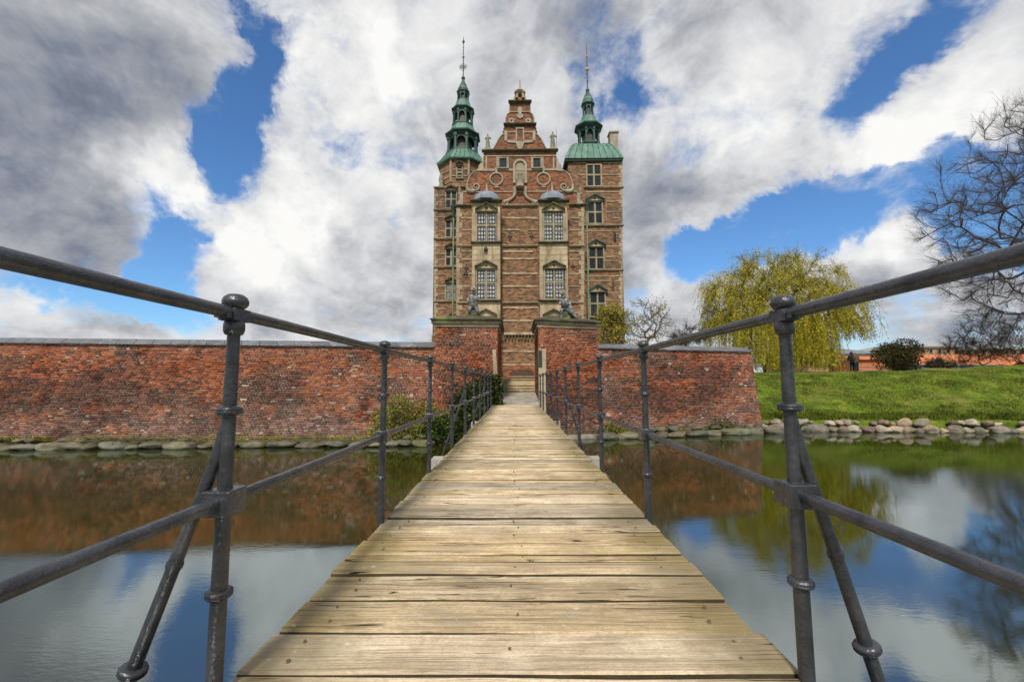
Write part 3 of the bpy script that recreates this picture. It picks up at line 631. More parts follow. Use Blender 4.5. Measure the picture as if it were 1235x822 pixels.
while x < 10.5:
    wd_ = random.uniform(.26, .62); yb_ = np.interp(x, [3.3, 10.62], [16.86, 18.75])
    stone(wr, wrL, x+wd_, yb_-.28+random.uniform(-.05, .05), -1.27, wd_*1.08, .34, random.uniform(.16, .24), RKw, .25)
    if random.random() < .5: stone(wr, wrL, x+wd_*random.uniform(.4, 1.6), yb_-.02, -1.08, random.uniform(.14, .3), .2, random.uniform(.10, .15), RKw, random.uniform(-.3, .3))
    x += wd_*2-.04

def pier(label, foot, ztop, zc, side, seed):
    """foot: front-left, front-right, back-right, back-left"""
    root = thing('gate_pier', label, 'gate pier', (foot[0][0], foot[0][1], -1.2), 'brick piers either side of the gate'); L_ = Vector((foot[0][0], foot[0][1], -1.2))
    bt = .30
    fb = [(foot[0][0], foot[0][1]-bt), (foot[1][0], foot[1][1]-bt), foot[2], foot[3]]
    o = MB().hexa([(a, b2, -1.6) for a, b2 in fb], [(a, b2, ztop) for a, b2 in foot]).build('mortar_core', M['mortar'], root); o.location = -L_
    f0, f1 = foot[0], foot[1]
    o = lay_bricks((*fb[0], -1.15), (*fb[1], -1.15), (*f1, ztop), (*f0, ztop), 'brickwork', root, seed=seed); o.location = -L_
    if side < 0: o = lay_bricks((*fb[1], -.9), (*foot[2], -.9), (*foot[2], ztop), (*f1, ztop), 'brickwork_return', root, seed=seed+1)
    else: o = lay_bricks((*foot[3], -.9), (*fb[0], -.9), (*f0, ztop), (*foot[3], ztop), 'brickwork_return', root, seed=seed+1)
    o.location = -L_
    def ring_(e, z0, z1):
        p_ = [(f0[0]-e, f0[1]-e), (f1[0]+e, f1[1]-e), (foot[2][0]+e, foot[2][1]+e), (foot[3][0]-e, foot[3][1]+e)]
        return MB().prism_z(p_, z0, z1)
    o = ring_(.05, ztop, ztop+.11).build('frieze', M['stone'], root); o.location = -L_
    o = ring_(.12, ztop+.11, ztop+.25).build('cornice', M['cornice_dark'], root); o.location = -L_
    o = ring_(.17, ztop+.25, ztop+.30).build('cornice_cap', M['cornice_dark'], root); o.location = -L_
    a = ring_(.0, 0, 0)
    p_ = [(f0[0]+.25, f0[1]+.3), (f1[0]-.25, f1[1]+.3), (foot[2][0]-.25, foot[2][1]-.3), (foot[3][0]+.25, foot[3][1]-.3)]
    o = MB().hexa([(q_[0], q_[1], ztop+.30) for q_ in [(f0[0]-.1, f0[1]-.1), (f1[0]+.1, f1[1]-.1), foot[2], foot[3]]], [(q_[0], q_[1], ztop+.46) for q_ in p_]).build('pier_top', M['cornice_dark'], root); o.location = -L_
    return root, L_
ZP = 2.84
pl_, plL = pier('left brick gate pier with mossy cornice and ivy at its foot', [(-2.95, 15.68), (-.66, 15.85), (-.66, 19.4), (-2.95, 19.3)], ZP, 0, -1, 21)
pr_, prL = pier('right brick gate pier with mossy cornice and pale stone jamb', [(.88, 16.35), (3.3, 17.2), (3.3, 19.6), (.88, 19.5)], ZP+.06, 0, 1, 23)
# stone jambs and slot of the gate
x_, z_ = XZ(658, 421, 16.25); MB().box(.86, x_, 16.02, 16.4, -.4, z_).build('stone_jamb', M['stone'], pr_).location = -prL
MB().box(.82, .93, 16.5, 16.75, 1.15, z_-.05).build('gate_slot', M['rod'], pr_).location = -prL
MB().box(.86, .99, 16.0, 16.02, 1.35, z_-.06).build('gate_slot', M['rod'], pr_).location = -prL
MB().hexa([(-.80, 15.66, .9), (-.64, 15.68, .9), (-.64, 15.9, .9), (-.80, 15.9, .9)], [(-.84, 15.66, 2.0), (-.72, 15.66, 2.0), (-.72, 15.9, 2.0), (-.84, 15.9, 2.0)]).build('stone_jamb', M['stone'], pl_).location = -plL
# threshold ramp and steps
th = MB(); th.hexa([(-.75, Y1+.01, -1.5), (.92, Y1+.01, -1.5), (.92, 19.3, -1.5), (-.70, 19.3, -1.5)], [(-.75, Y1+.01, -.01), (.92, Y1+.01, -.01), (.92, 19.3, .34), (-.70, 19.3, .34)])
kind(th.build('gate_ramp', M['flag']), 'structure')
stp = thing('stone_steps', 'short flight of pale stone steps up through the gate to the courtyard', 'steps', (0, 19.3, .34))
zs_ = [0, .115, .235, .355, .62]
for i in range(4):
    m_ = MB().box(-.72, .94, i*.33, 1.9+i*.002, -.3, zs_[i+1]-.045); m_.box(-.73, .95, i*.33-.045, 1.905+i*.002, zs_[i+1]-.045, zs_[i+1]); m_.build('step', M['step'], stp)

# ------------------------------------------------------------------ castle
YM, YT, YO = 28., 30.5, 27.15
CZ = .93
castle = thing('castle', 'tall Renaissance brick castle with two green copper spires and a curved gable', 'castle', (0, YM, CZ)); CL = Vector((0, YM, CZ))
def cb(mb, name, m, parent=castle):
    o = mb.build(name, M[m], parent)
    if parent is castle: o.location = -CL
    return o
def pbox(px0, py0, px1, py1, Y, front=0., depth=.3, mb=None):
    x0, z1 = XZ(px0, py0, Y); x1, z0 = XZ(px1, py1, Y)
    return (mb or MB()).box(x0, x1, Y-front, Y+depth, z0, z1)
def window(px0, py0, px1, py1, Y, glass='glass', ped=None, arched=False, fr='stone', name='window', pedm=None, surround=.09, cols_=2, tr=.46, plain=False):
    x0, z1 = XZ(px0, py0, Y); x1, z0 = XZ(px1, py1, Y); s_ = surround; f = MB()
    f.box(x0-s_, x0, Y-.10, Y+.05, z0, z1); f.box(x1, x1+s_, Y-.10, Y+.05, z0, z1)
    f.box(x0-s_, x1+s_, Y-.103, Y+.05, z1, z1+s_*.8); f.box(x0-s_-.06, x1+s_+.06, Y-.17, Y+.05, z0-s_*.8, z0)
    xm = (x0+x1)/2; zm = z1-(z1-z0)*tr; t_ = .048
    xs_ = [x0, xm-t_, xm+t_, x1] if cols_ == 2 else [x0, x1]
    if cols_ == 2: f.box(xm-t_, xm+t_, Y-.075, Y+.05, z0, z1)
    if not plain: f.box(x0, xs_[1], Y-.072, Y+.05, zm-t_, zm+t_)
    if cols_ == 2: f.box(xs_[2], x1, Y-.072, Y+.05, zm-t_, zm+t_)
    if arched:
        n_ = 8; pts = [(x0-s_, z1)]+[(xm-(xm-x0+s_)*math.cos(math.pi*k/n_), z1+.05+.34*math.sin(math.pi*k/n_)) for k in range(n_+1)]+[(x1+s_, z1)]
        f.prism_y(pts, Y-.11, Y+.02)
    o = cb(f, name, fr)
    for i in range(len(xs_)//2):
        a, b_ = xs_[2*i], xs_[2*i+1]
        for za, zb in (((z0, z1),) if plain else ((z0, zm-t_), (zm+t_, z1))):
            p_ = MB().box(a+.012, b_-.012, Y-.035, Y+.02, za+.012, zb-.012).build('pane', M[glass], o)
            r_ = MB()
            for (c0, c1, c2, c3) in ((a, a+.04, za, zb), (b_-.04, b_, za, zb), (a+.04, b_-.04, za, za+.04), (a+.04, b_-.04, zb-.04, zb)): r_.box(c0, c1, Y-.052, Y-.03, c2, c3)
            r_.build('sash', M['copper_dark'], o)
    if ped:
        peak, base, pw = ped; xa, zb = XZ(px0-pw, base, Y); xb, _ = XZ(px1+pw, base, Y); _, zp = XZ(px0, peak, Y)
        t2 = .085; pm = MB(); Yf = Y-.25
        pm.prism_y([(xa, zb-.05), (xb, zb-.05), (xb, zb+.035), (xm, zp), (xa, zb+.035)], Y-.07, Y+.03)
        o2 = cb(pm, 'pediment', 'stone_yellow' if fr == 'stone' else fr)
        rk = MB(); rk.prism_y([(xa-.05, zb+.02), (xm, zp+.0), (xm, zp+t2), (xa-.05, zb+.02+t2)], Yf, Y+.03); rk.prism_y([(xm+.001, zp), (xb+.05, zb+.02), (xb+.05, zb+.02+t2), (xm+.001, zp+t2)], Yf, Y+.03)
        rk.box(xa-.05, xb+.05, Y-.2, Y+.03, zb-.085, zb-.052)
        rk.build('raking_cornice', M[pedm or 'cornice_dark'], o2)
        MB().lathe([(.03, zb+.1), (.10, zb+.18), (.06, zb+.30)], xm, Y-.09, 8).build('pediment_carving', M['cornice_dark'], o2)
    return o
def band(px0, px1, py, Y, h=.10, proud=.05, m='stone', name='stone_band', mb=None):
    x0, zc = XZ(px0, py, Y); x1, _ = XZ(px1, py, Y)
    mb2 = mb or MB(); mb2.box(x0, x1, Y-proud, Y+.05, zc-h/2, zc+h/2)
    return None if mb else cb(mb2, name, m)
def cornice(px0, px1, py, Y, proud=.2, h=.16, m='cornice_dark'):
    x0, zc = XZ(px0, py, Y); x1, _ = XZ(px1, py, Y); c = MB()
    c.box(x0, x1, Y-proud, Y+.05, zc, zc+h*.45); c.box(x0+.02, x1-.02, Y-proud*.6, Y+.05, zc-h*.45, zc-.001)
    o = cb(c, 'cornice', m); return o
def seg_bands(spans, ys, Y, h, m):
    """broken, worn bands: each band a row of unequal ashlars"""
    for py in ys:
        for a, b_ in spans:
            mb = MB(); x = a
            while x < b_-.5:
                w_ = random.uniform(5, 11); x2 = min(b_, x+w_)
                if random.random() > .07:
                    hh_ = h*random.uniform(.75, 1.15)
                    band(x+.05, x2-.05, py+random.uniform(-.15, .15), Y, hh_, random.uniform(.025, .055), mb=mb)
                x = x2
            if mb.v: kind(cb(mb, 'stone_band', m), 'stuff')
# main body
x0, z1 = XZ(551, 248, YM); x1, _ = XZ(704, 248, YM)
cb(MB().box(x0, x1, YM, YM+12, CZ-.1, z1), 'main_wall', 'cbrick')
_, zu = XZ(627, 297, YM)
# gable wall
half = [(68.5, 248), (68.5, 232), (65, 231), (64.3, 225), (62.5, 218), (59.5, 211.5), (56, 207.6), (52.5, 206), (44, 205.5), (44, 182.5), (35.5, 182), (31, 178.5), (28, 172.5), (25.5, 167.5), (21.5, 163), (17.5, 161), (19.5, 160), (21, 158.5), (19, 156), (20, 154.5), (18.5, 153), (19, 151), (16.2, 151), (17, 147), (17, 142.5), (15, 138), (12, 136), (12.8, 134.5), (12.6, 124.5), (9.6, 124), (7, 121.5), (6.2, 119), (6.2, 117.5)]
GX = 627.1
pts = [XZ(GX-a, y, YM) for a, y in half]+[XZ(GX+a, y, YM) for a, y in half[::-1]]
cb(MB().prism_y(pts, YM, YM+.55), 'gable_wall', 'gbrick')
def trim(hs, r=.07, m='stone_pale', name='gable_trim', off=-.02):
    for s_ in (-1, 1):
        mb = MB(); mb.tube([(*[XZ(GX+s_*a, y, YM)[0]], YM+off, XZ(GX+s_*a, y, YM)[1]) for a, y in hs], r, 6); cb(mb, name, m)
trim(half[1:9], .038); trim(half[10:16], .048); trim(half[22:27], .04); trim([(7, 121), (6.4, 119), (6.2, 117.5)], .06)
for hs, py in (((46), 182.8), ((19.8), 151.2), ((14), 123.9)): cornice(GX-hs, GX+hs, py, YM, .22, .14)
for hs, py in ((44, 188.7), (44, 204.5), (44.5, 205.8), (69, 231.8)): band(GX-hs, GX+hs, py, YM, .07, .05, 'stone_pale')
band(GX-53, GX-44, 205.8, YM, .07, .06, 'stone_pale'); band(GX+44, GX+53, 205.8, YM, .07, .06, 'stone_pale')
# scroll feet between the gable steps
def spiral(cx_, cy_, r0, turns, s_, parent=None, r=.065):
    pts_ = []
    for k in range(30):
        a = k/29; an = a*turns*2*math.pi; rr = r0*(1-a*.85)
        pts_.append((cx_+s_*rr*math.cos(an+math.pi), YM-.05, cy_+rr*math.sin(an+math.pi*1.0)))
    return MB().tube(pts_, [r*(1-.4*i/29) for i in range(30)], 6)
for s_ in (-1, 1):
    cx_, cz_ = XZ(GX+s_*53, 225.5, YM); cb(spiral(cx_, cz_, .30, 1.6, -s_), 'scroll', 'stone_pale')
    sb = MB(); sb.tube([(XZ(GX+s_*a, y, YM)[0], YM-.04, XZ(GX+s_*a, y, YM)[1]) for a, y in ((63.5, 222), (63.8, 227), (62, 230.5), (57, 231.3), (52, 229.5))], [.06, .10, .16, .13, .07], 6); cb(sb, 'scroll', 'stone_pale')
    # lower end scroll against the towers
    sb = MB(); sb.prism_y([XZ(GX+s_*a, y, YM) for a, y in ((68.5, 232), (72, 233), (73, 237), (72.5, 241), (75.5, 243.5), (75.5, 247.5), (68.5, 247.5))], YM-.04, YM+.3); cb(sb, 'side_scroll', 'stone_pale')
    ob = MB(); xo, zo = XZ(GX+s_*73, 233, YM); ob.lathe([(.12, zo-.1), (.12, zo+.05), (.05, zo+.1), (.14, zo+.24), (.12, zo+.36), (.03, zo+.42), (.07, zo+.5), (.01, zo+.62)], xo, YM+.1, 8); cb(ob, 'finial', 'statue_stone')
    # ring ornament
    cx_, cz_ = XZ(GX+s_*28.4, 216.3, YM)
    ro = MB(); ro.tube([(cx_+.43*math.cos(a), YM-.03, cz_+.43*math.sin(a)) for a in np.linspace(0, 2*math.pi, 25)], .065, 6, cap=False)
    zt_, zb_ = XZ(0, 206.5, YM)[1], XZ(0, 231, YM)[1]
    ro.hexa([(cx_-.05, YM-.06, cz_+.46), (cx_+.05, YM-.06, cz_+.46), (cx_+.05, YM+.02, cz_+.46), (cx_-.05, YM+.02, cz_+.46)], [(cx_-.10, YM-.06, zt_), (cx_+.10, YM-.06, zt_), (cx_+.10, YM+.02, zt_), (cx_-.10, YM+.02, zt_)])
    ro.hexa([(cx_-.22, YM-.06, zb_), (cx_+.22, YM-.06, zb_), (cx_+.22, YM+.02, zb_), (cx_-.22, YM+.02, zb_)], [(cx_-.06, YM-.06, cz_-.46), (cx_+.06, YM-.06, cz_-.46), (cx_+.06, YM+.02, cz_-.46), (cx_-.06, YM+.02, cz_-.46)])
    cb(ro, 'ring_ornament', 'stone_pale')
    window(GX+s_*20.4-4.6, 191.5, GX+s_*20.4+4.6, 203, YM, 'glass', fr='stone_pale', surround=.07, cols_=1, plain=True)
    for a in (14.2, 27.5, 40.5): pbox(GX+s_*a-.9, 189.5, GX+s_*a+.9, 203.8, YM, .05, .05, m_ := MB()); cb(m_, 'pilaster_strip', 'stone_pale')
    # outer scroll beside the upper stage
    sb = MB(); sb.prism_y([XZ(GX+s_*a, y, YM) for a, y in ((44, 190), (46, 191), (46.5, 194), (45.5, 196), (48, 197.5), (50, 200), (50.5, 203), (52, 205), (44, 205.2))], YM-.02, YM+.35); cb(sb, 'side_scroll', 'stone_pale')
    cx_, cz_ = XZ(GX+s_*10, 146.8, YM); cb(MB().tube([(cx_+.14*math.cos(a), YM-.03, cz_+.14*math.sin(a)) for a in np.linspace(0, 2*math.pi, 13)], .10, 6, cap=False), 'round_boss', 'stone_pale')
    pbox(GX+s_*17-1.7, 158.5, GX+s_*17+1.7, 170, YM, .06, .04, m_ := MB()); cb(m_, 'strapwork', 'stone_pale')
    pbox(min(GX+s_*5.2, GX+s_*15), 159, max(GX+s_*5.2, GX+s_*15), 160.2, YM, .055, .04, m_ := MB()); pbox(min(GX+s_*5.2, GX+s_*15), 169.4, max(GX+s_*5.2, GX+s_*15), 170.8, YM, .055, .04, m_); cb(m_, 'strapwork', 'stone_pale')
    # scroll legs under the niche
    sb = MB(); sb.tube([(XZ(GX+s_*a, y, YM)[0], YM-.06, XZ(GX+s_*a, y, YM)[1]) for a, y in ((6.5, 226), (6.2, 233), (7, 237), (10, 240), (15, 242.5), (19.5, 245))], [.16, .15, .10, .09, .11, .17], 6); cb(sb, 'niche_scroll', 'stone_pale')
    cx_, cz_ = XZ(GX+s_*17.6, 244.6, YM); cb(MB().lathe([(.001, -.06), (.2, -.05), (.21, .02)], 0, 0, 12), 'scroll_boss', 'stone_pale').matrix_local = Matrix.Translation(Vector((cx_, YM-.08, cz_))-CL) @ Matrix.Rotation(R(90), 4, 'X')
m_ = MB(); pbox(GX-5.2, 154, GX-3.4, 170, YM, .06, .04, m_); pbox(GX+3.4, 154, GX+5.2, 170, YM, .06, .04, m_); pbox(GX-3.4, 154, GX+3.4, 155.8, YM, .06, .04, m_)
cb(m_, 'blind_arch', 'stone_pale')
cb(MB().prism_y([XZ(GX+a, y, YM) for a, y in ((-17, 170.5), (17, 170.5), (15, 172.2), (5, 173), (3, 179), (0, 181), (-3, 179), (-5, 173), (-15, 172.2))], YM-.07, YM+.02), 'strapwork', 'stone_pale')
cb(MB().prism_y([XZ(GX+a, y, YM) for a, y in ((0, 128.5), (2.6, 131), (3, 135), (1.2, 137.5), (4.3, 139), (3.5, 142), (0, 144), (-3.5, 142), (-4.3, 139), (-1.2, 137.5), (-3, 135), (-2.6, 131))], YM-.07, YM+.02), 'strapwork', 'stone_pale')
band(GX-13, GX+13, 135.4, YM, .06, .06, 'stone_pale')
# niche with arch
nm = MB(); n_ = 14
ox, oz = XZ(GX, 200.5, YM); rO = .47; rI = .33; zb_ = XZ(0, 226, YM)[1]
outer = [(ox-rO*math.cos(math.pi*k/n_), oz+rO*math.sin(math.pi*k/n_)) for k in range(n_+1)]
inner = [(ox-rI*math.cos(math.pi*k/n_), oz+rI*math.sin(math.pi*k/n_)) for k in range(n_+1)]
for k in range(n_): nm.prism_y([outer[k], inner[k], inner[k+1], outer[k+1]], YM-.13, YM+.05)
nm.box(ox-rO, ox-rI, YM-.13, YM+.05, zb_, oz); nm.box(ox+rI, ox+rO, YM-.13, YM+.05, zb_, oz)
nc = cb(nm, 'niche_arch', 'stone_pale')
MB().prism_y([(ox-rI, zb_)]+inner+[(ox+rI, zb_)], YM-.03, YM+.04).build('niche_back', M['stone'], nc)
zp_ = XZ(0, 223.5, YM)[1]; MB().lathe([(.30, zb_-.35), (.2, zb_-.2), (.28, zp_-.05), (.3, zp_)], ox, YM-.2, 10).build('pedestal', M['stone_pale'], nc)
# lantern on the gable
m_ = MB(); gx0, gz0 = XZ(GX-5, 118, YM); gx1, gz1 = XZ(GX+5, 111, YM)
gw = (gx1-gx0)
m_.box(gx0, gx0+gw*.25, YM, YM+.5, gz0-.2, gz1); m_.box(gx1-gw*.25, gx1, YM, YM+.5, gz0-.2, gz1); m_.box(gx0-.06, gx1+.06, YM-.06, YM+.56, gz1, gz1+.1)
xc_ = (gx0+gx1)/2
arc = [(xc_-gw*.25*math.cos(math.pi*k/6), gz1-.22+.2*math.sin(math.pi*k/6)) for k in range(7)]
m_.prism_y([(gx0+gw*.25, gz1)]+arc+[(gx1-gw*.25, gz1)], YM, YM+.5)
cb(m_, 'gable_lantern', 'stone')
_, zt_ = XZ(GX, 94, YM); _, zm_ = XZ(GX, 105.5, YM)
cb(MB().lathe([(.40, gz1+.1), (.34, gz1+.2), (.22, zm_-.05), (.12, zm_+.05), (.07, zm_+.2), (.03, zt_)], xc_, YM+.25, 12), 'lantern_cap', 'stone')
# roof behind the gable
_, zr = XZ(GX, 190, YM); _, ze = XZ(GX, 247, YM)
cb(MB().prism_y([(x0+.25, ze-.05), (x1-.25, ze-.05), ((x0+x1)/2+1.2, zr), ((x0+x1)/2-1.2, zr)], YM+.56, YM+12), 'roof', 'copper')

# bands, cornices and quoins of the main front
cornice(549.5, 568.5, 248.6, YM, .18, .13); cornice(605.5, 648.7, 248.3, YM, .16, .12, 'stone'); cornice(686, 705.5, 247.6, YM, .18, .13)
seg_bands([(606, 648.5)], (263, 277, 303.2, 312, 329.8, 345.2, 371, 386.4, 423.5, 439.5), YM, .11, 'stone_yellow')
seg_bands([(556.5, 569), (686.5, 699)], (263, 277.5, 303, 312.5, 330, 345, 377, 392), YM, .10, 'stone')
for a, b_ in ((551, 569), (606, 648.5), (686.5, 704)): cornice(a, b_, 296.9, YM, .13, .13, 'stone'); cornice(a, b_, 365.2, YM, .13, .13, 'stone')
q_ = MB()
for s_ in (0, 1):
    y_ = 250.
    k = 0
    while y_ < 440:
        w_ = (3.2, 6.2)[k % 2]+random.uniform(-.5, .8); hh_ = random.uniform(5.2, 7)
        if s_ == 0: pbox(551-.4, y_, 551+w_, y_+hh_-.3, YM, .035, .1, q_)
        else: pbox(704-w_, y_, 704+.4, y_+hh_-.3, YM, .035, .1, q_)
        y_ += hh_; k += 1
kind(cb(q_, 'quoins', 'stone'), 'stuff')
# corbel table with small brackets
m_ = MB(); band(608, 646, 402.3, YM, .16, .16, 'stone', mb=m_); cb(m_, 'corbel_course', 'stone_yellow')
for k in range(10):
    pbox(609+k*3.9, 403.6, 610.4+k*3.9, 409.5, YM, .16, .05, m_ := MB()); cb(m_, 'bracket', 'cornice_dark')
# bench niche at the foot
m_ = MB(); pbox(609, 440.5, 618, 458.3, YM, .12, .1, m_); pbox(641.5, 440.5, 651, 458.3, YM, .12, .1, m_); pbox(618, 440.5, 641.5, 446, YM, .12, .1, m_); cb(m_, 'bench_surround', 'gbrick')
m_ = MB().prism_y([XZ(a_, b_, YM) for a_, b_ in ((613.8, 458), (645.4, 458), (643.5, 448.5), (638, 446.3), (629, 445.6), (620, 446.3), (614.6, 448.5))], YM-.13, YM+.02)
o = cb(m_, 'bench_niche', 'wood_dark'); o.data.materials[0] = M['bench']
xa, za = XZ(614.5, 453.0, YM-.5); xb, zb_ = XZ(645, 455, YM-.5); MB().box(xa, xb, YM-.5, YM-.13, zb_, za).build('bench_seat', M['bench_seat'], o)
xa, za = XZ(614.5, 455, YM-.4); xb, zb_ = XZ(645, 459, YM-.4); MB().box(xa, xb, YM-.4, YM-.14, zb_, za).build('bench_front', M['wood_dark'], o)

# oriels
for cxp, up, lo in ((586.4, (575.6, 257.3, 598, 291.5), (575.2, 326, 597.6, 361)), (667.6, (656, 256, 679, 290.8), (657, 324.8, 680, 360.3))):
    xa, _ = XZ(cxp-17.2, 300, YO); xb, _ = XZ(cxp+17.2, 300, YO); _, zt_ = XZ(cxp, 244, YO)
    cb(MB().box(xa+.02, xb-.02, YO, YM+.1, CZ-.05, zt_), 'oriel', 'stone_yellow')
    for s_ in (-1, 1):
        for (ya, yb) in ((257, 292), (324, 362)): cb(pbox(cxp+s_*14.8-2.3, ya, cxp+s_*14.8+2.3, yb, YO, .10, .05), 'pilaster', 'stone')
    m_ = MB(); cornice(cxp-19.2, cxp+19.2, 243.4, YO, .30, .16)
    cornice(cxp-18.6, cxp+18.6, 293, YO, .2, .12); cornice(cxp-18.6, cxp+18.6, 363, YO, .2, .12); cornice(cxp-17.5, cxp+17.5, 390, YO, .15, .12, 'stone')
    window(*up, YO, 'curtain', ped=(246.3, 254.6, 1.4), tr=.43)
    window(*lo, YO, 'curtain', ped=(315.8, 323.2, 1.6), tr=.44)
    # lowest pediment half hidden behind the pier
    xa2, zb_ = XZ(cxp-12.5, 381, YO); xb2, _ = XZ(cxp+12.5, 381, YO); _, zp_ = XZ(cxp, 374, YO); xm = (xa2+xb2)/2
    o2 = cb(MB().prism_y([(xa2, zb_), (xb2, zb_), (xm, zp_)], YO-.07, YO+.03), 'pediment', 'stone_yellow')
    rk = MB(); rk.prism_y([(xa2-.05, zb_), (xm, zp_), (xm, zp_+.09), (xa2-.05, zb_+.09)], YO-.25, YO+.03); rk.prism_y([(xm+.001, zp_), (xb2+.05, zb_), (xb2+.05, zb_+.09), (xm+.001, zp_+.09)], YO-.25, YO+.03)
    rk.build('raking_cornice', M['cornice_dark'], o2)
    window(cxp-11, 392, cxp+11, 425, YO, 'curtain', tr=.43)
    jm = MB()
    for yy in (300, 307, 313.5): pbox(cxp-16.5, yy, cxp+16.5, yy+.45, YO, .012, .02, jm)
    for a, ya, yb in ((-6, 300, 307), (7, 300, 307), (0, 307, 313.5)): pbox(cxp+a, ya, cxp+a+.35, yb, YO, .010, .02, jm)
    cb(jm, 'stone_joints', 'stone')
    # dome
    xc_ = (xa+xb)/2; rd = (xb-xa)/2*.97; _, zb_ = XZ(cxp, 241.2, YO); _, zd = XZ(cxp, 228.3, YO-.0); yc = YO+.45
    pr_f = [(rd*math.cos(a), zb_+(zd-zb_)*math.sin(a)) for a in np.linspace(0, math.pi/2*.93, 9)]
    dm = MB(); dm.lathe(pr_f, xc_, yc, 24)
    dm = cb(dm, 'dome', 'lead')
    for k in range(8):
        an = k/8*2*math.pi+.39; MB().tube([(xc_+p0*1.01*math.cos(an), yc+p0*1.01*math.sin(an), p1) for p0, p1 in pr_f], .02, 4).build('dome_rib', M['lead'], dm)
    _, zs = XZ(cxp, 216.5, YO); cb(MB().lathe([(.13, zd-.03), (.08, zd+.06), (.12, zd+.12), (.07, zd+.2), (.02, zs)], xc_, yc, 8), 'dome_finial', 'stone_pale')
# iron wall ties
for px, py in ((562.5, 323), (562, 330), (615, 285), (641, 285), (691, 321)):
    xa, za = XZ(px, py, YM); m_ = MB(); m_.box(xa-.03, xa+.03, YM-.08, YM, za-.22, za+.22); m_.box(xa-.14, xa+.14, YM-.075, YM, za-.03, za+.03); cb(m_, 'wall_anchor', 'rod')
xa, za = XZ(586, 301, YO); cb(MB().lathe([(.02, za-.16), (.14, za-.1), (.12, za+.05), (.05, za+.18)], xa, YO-.08, 8), 'carved_mask', 'rod')

# towers
xa, z1 = XZ(524, 226.3, YT); xb, _ = XZ(566, 226, YT)
tw = MB().box(xa, xb, YT, YT+4.2, CZ-.1, z1); tw.box(xa-.05, xa+.1, YT-.03, YT+4, CZ-.1, XZ(524, 404, YT)[1]); cb(tw, 'tower_wall', 'cbrick')
for py in (253.7, 288.3, 322.3, 363.5, 405): cornice(522.8, 556, py, YT, .14, .12, 'stone')
cornice(523, 556, 226.5, YT, .12, .13, 'stone')
seg_bands([(524.3, 538), (550.5, 553)], (236, 244, 262, 271, 279, 296, 306, 313, 331, 345, 354, 372, 382, 392), YT, .075, 'stone')
for ya, yb in ((231.5, 251.3), (267, 286), (301, 320.5), (342, 361.3)):
    window(538.3, ya, 550.2, yb, YT, 'skyglass' if ya > 330 else 'glass', ped=(ya-5.6, ya-1.8, .8), surround=.07)
window(538.3, 386, 550.2, 404, YT, ped=(379, 384, .8), surround=.07)
q_ = MB(); y_ = 228; k = 0
while y_ < 408:
    pbox(523.7, y_, 524+(2, 4)[k % 2]+random.uniform(-.3, .5), y_+4.6, YT, .03, .1, q_); y_ += 5; k += 1
kind(cb(q_, 'quoins', 'stone'), 'stuff')
# octagon stage of the left tower
ocx = XZ(554.6, 205, YT)[0]; ap = 1.62; ocy = YT+ap; cr = ap/math.cos(math.pi/8)
_, ob = XZ(554, 220, YT); _, ot = XZ(554, 190.5, YT)
R8 = math.pi/8
cb(MB().lathe([(cr+.18, z1-.02), (cr+.16, z1+.18), (cr+.05, ob-.05), (cr+.09, ob), (cr, ob+.06), (cr, ot)], ocx, ocy, 8, R8, False), 'octagon_wall', 'cbrick')
oc = MB()
for zz in (ob+.03, ob+.45, ob+.95): oc.lathe([(cr+.01, zz), (cr+.05, zz+.01), (cr+.05, zz+.08), (cr+.01, zz+.09)], ocx, ocy, 8, R8, False, cap=False)
cb(oc, 'stone_band', 'stone')
window(551.8, 202, 557.2, 215.5, YT, ped=(196.5, 199.5, .8), cols_=1, surround=.07)
q_ = MB()
for s_ in (-1, 1): q_.tube([(ocx+s_*cr*math.sin(R8), ocy-cr*math.cos(R8)-.01, ob+.05), (ocx+s_*cr*math.sin(R8), ocy-cr*math.cos(R8)-.01, ot)], .09, 6)
cb(q_, 'corner_shaft', 'stone')
sx_, szz = XZ(531.5, 222, YT); cb(MB().lathe([(.22, z1+.05), (.2, z1+.3), (.12, z1+.35), (.2, z1+.7), (.17, z1+.95), (.07, z1+1.05), (.12, z1+1.18), (.02, z1+1.3)], sx_+.0, YT+.25, 8), 'corner_finial', 'statue_stone')

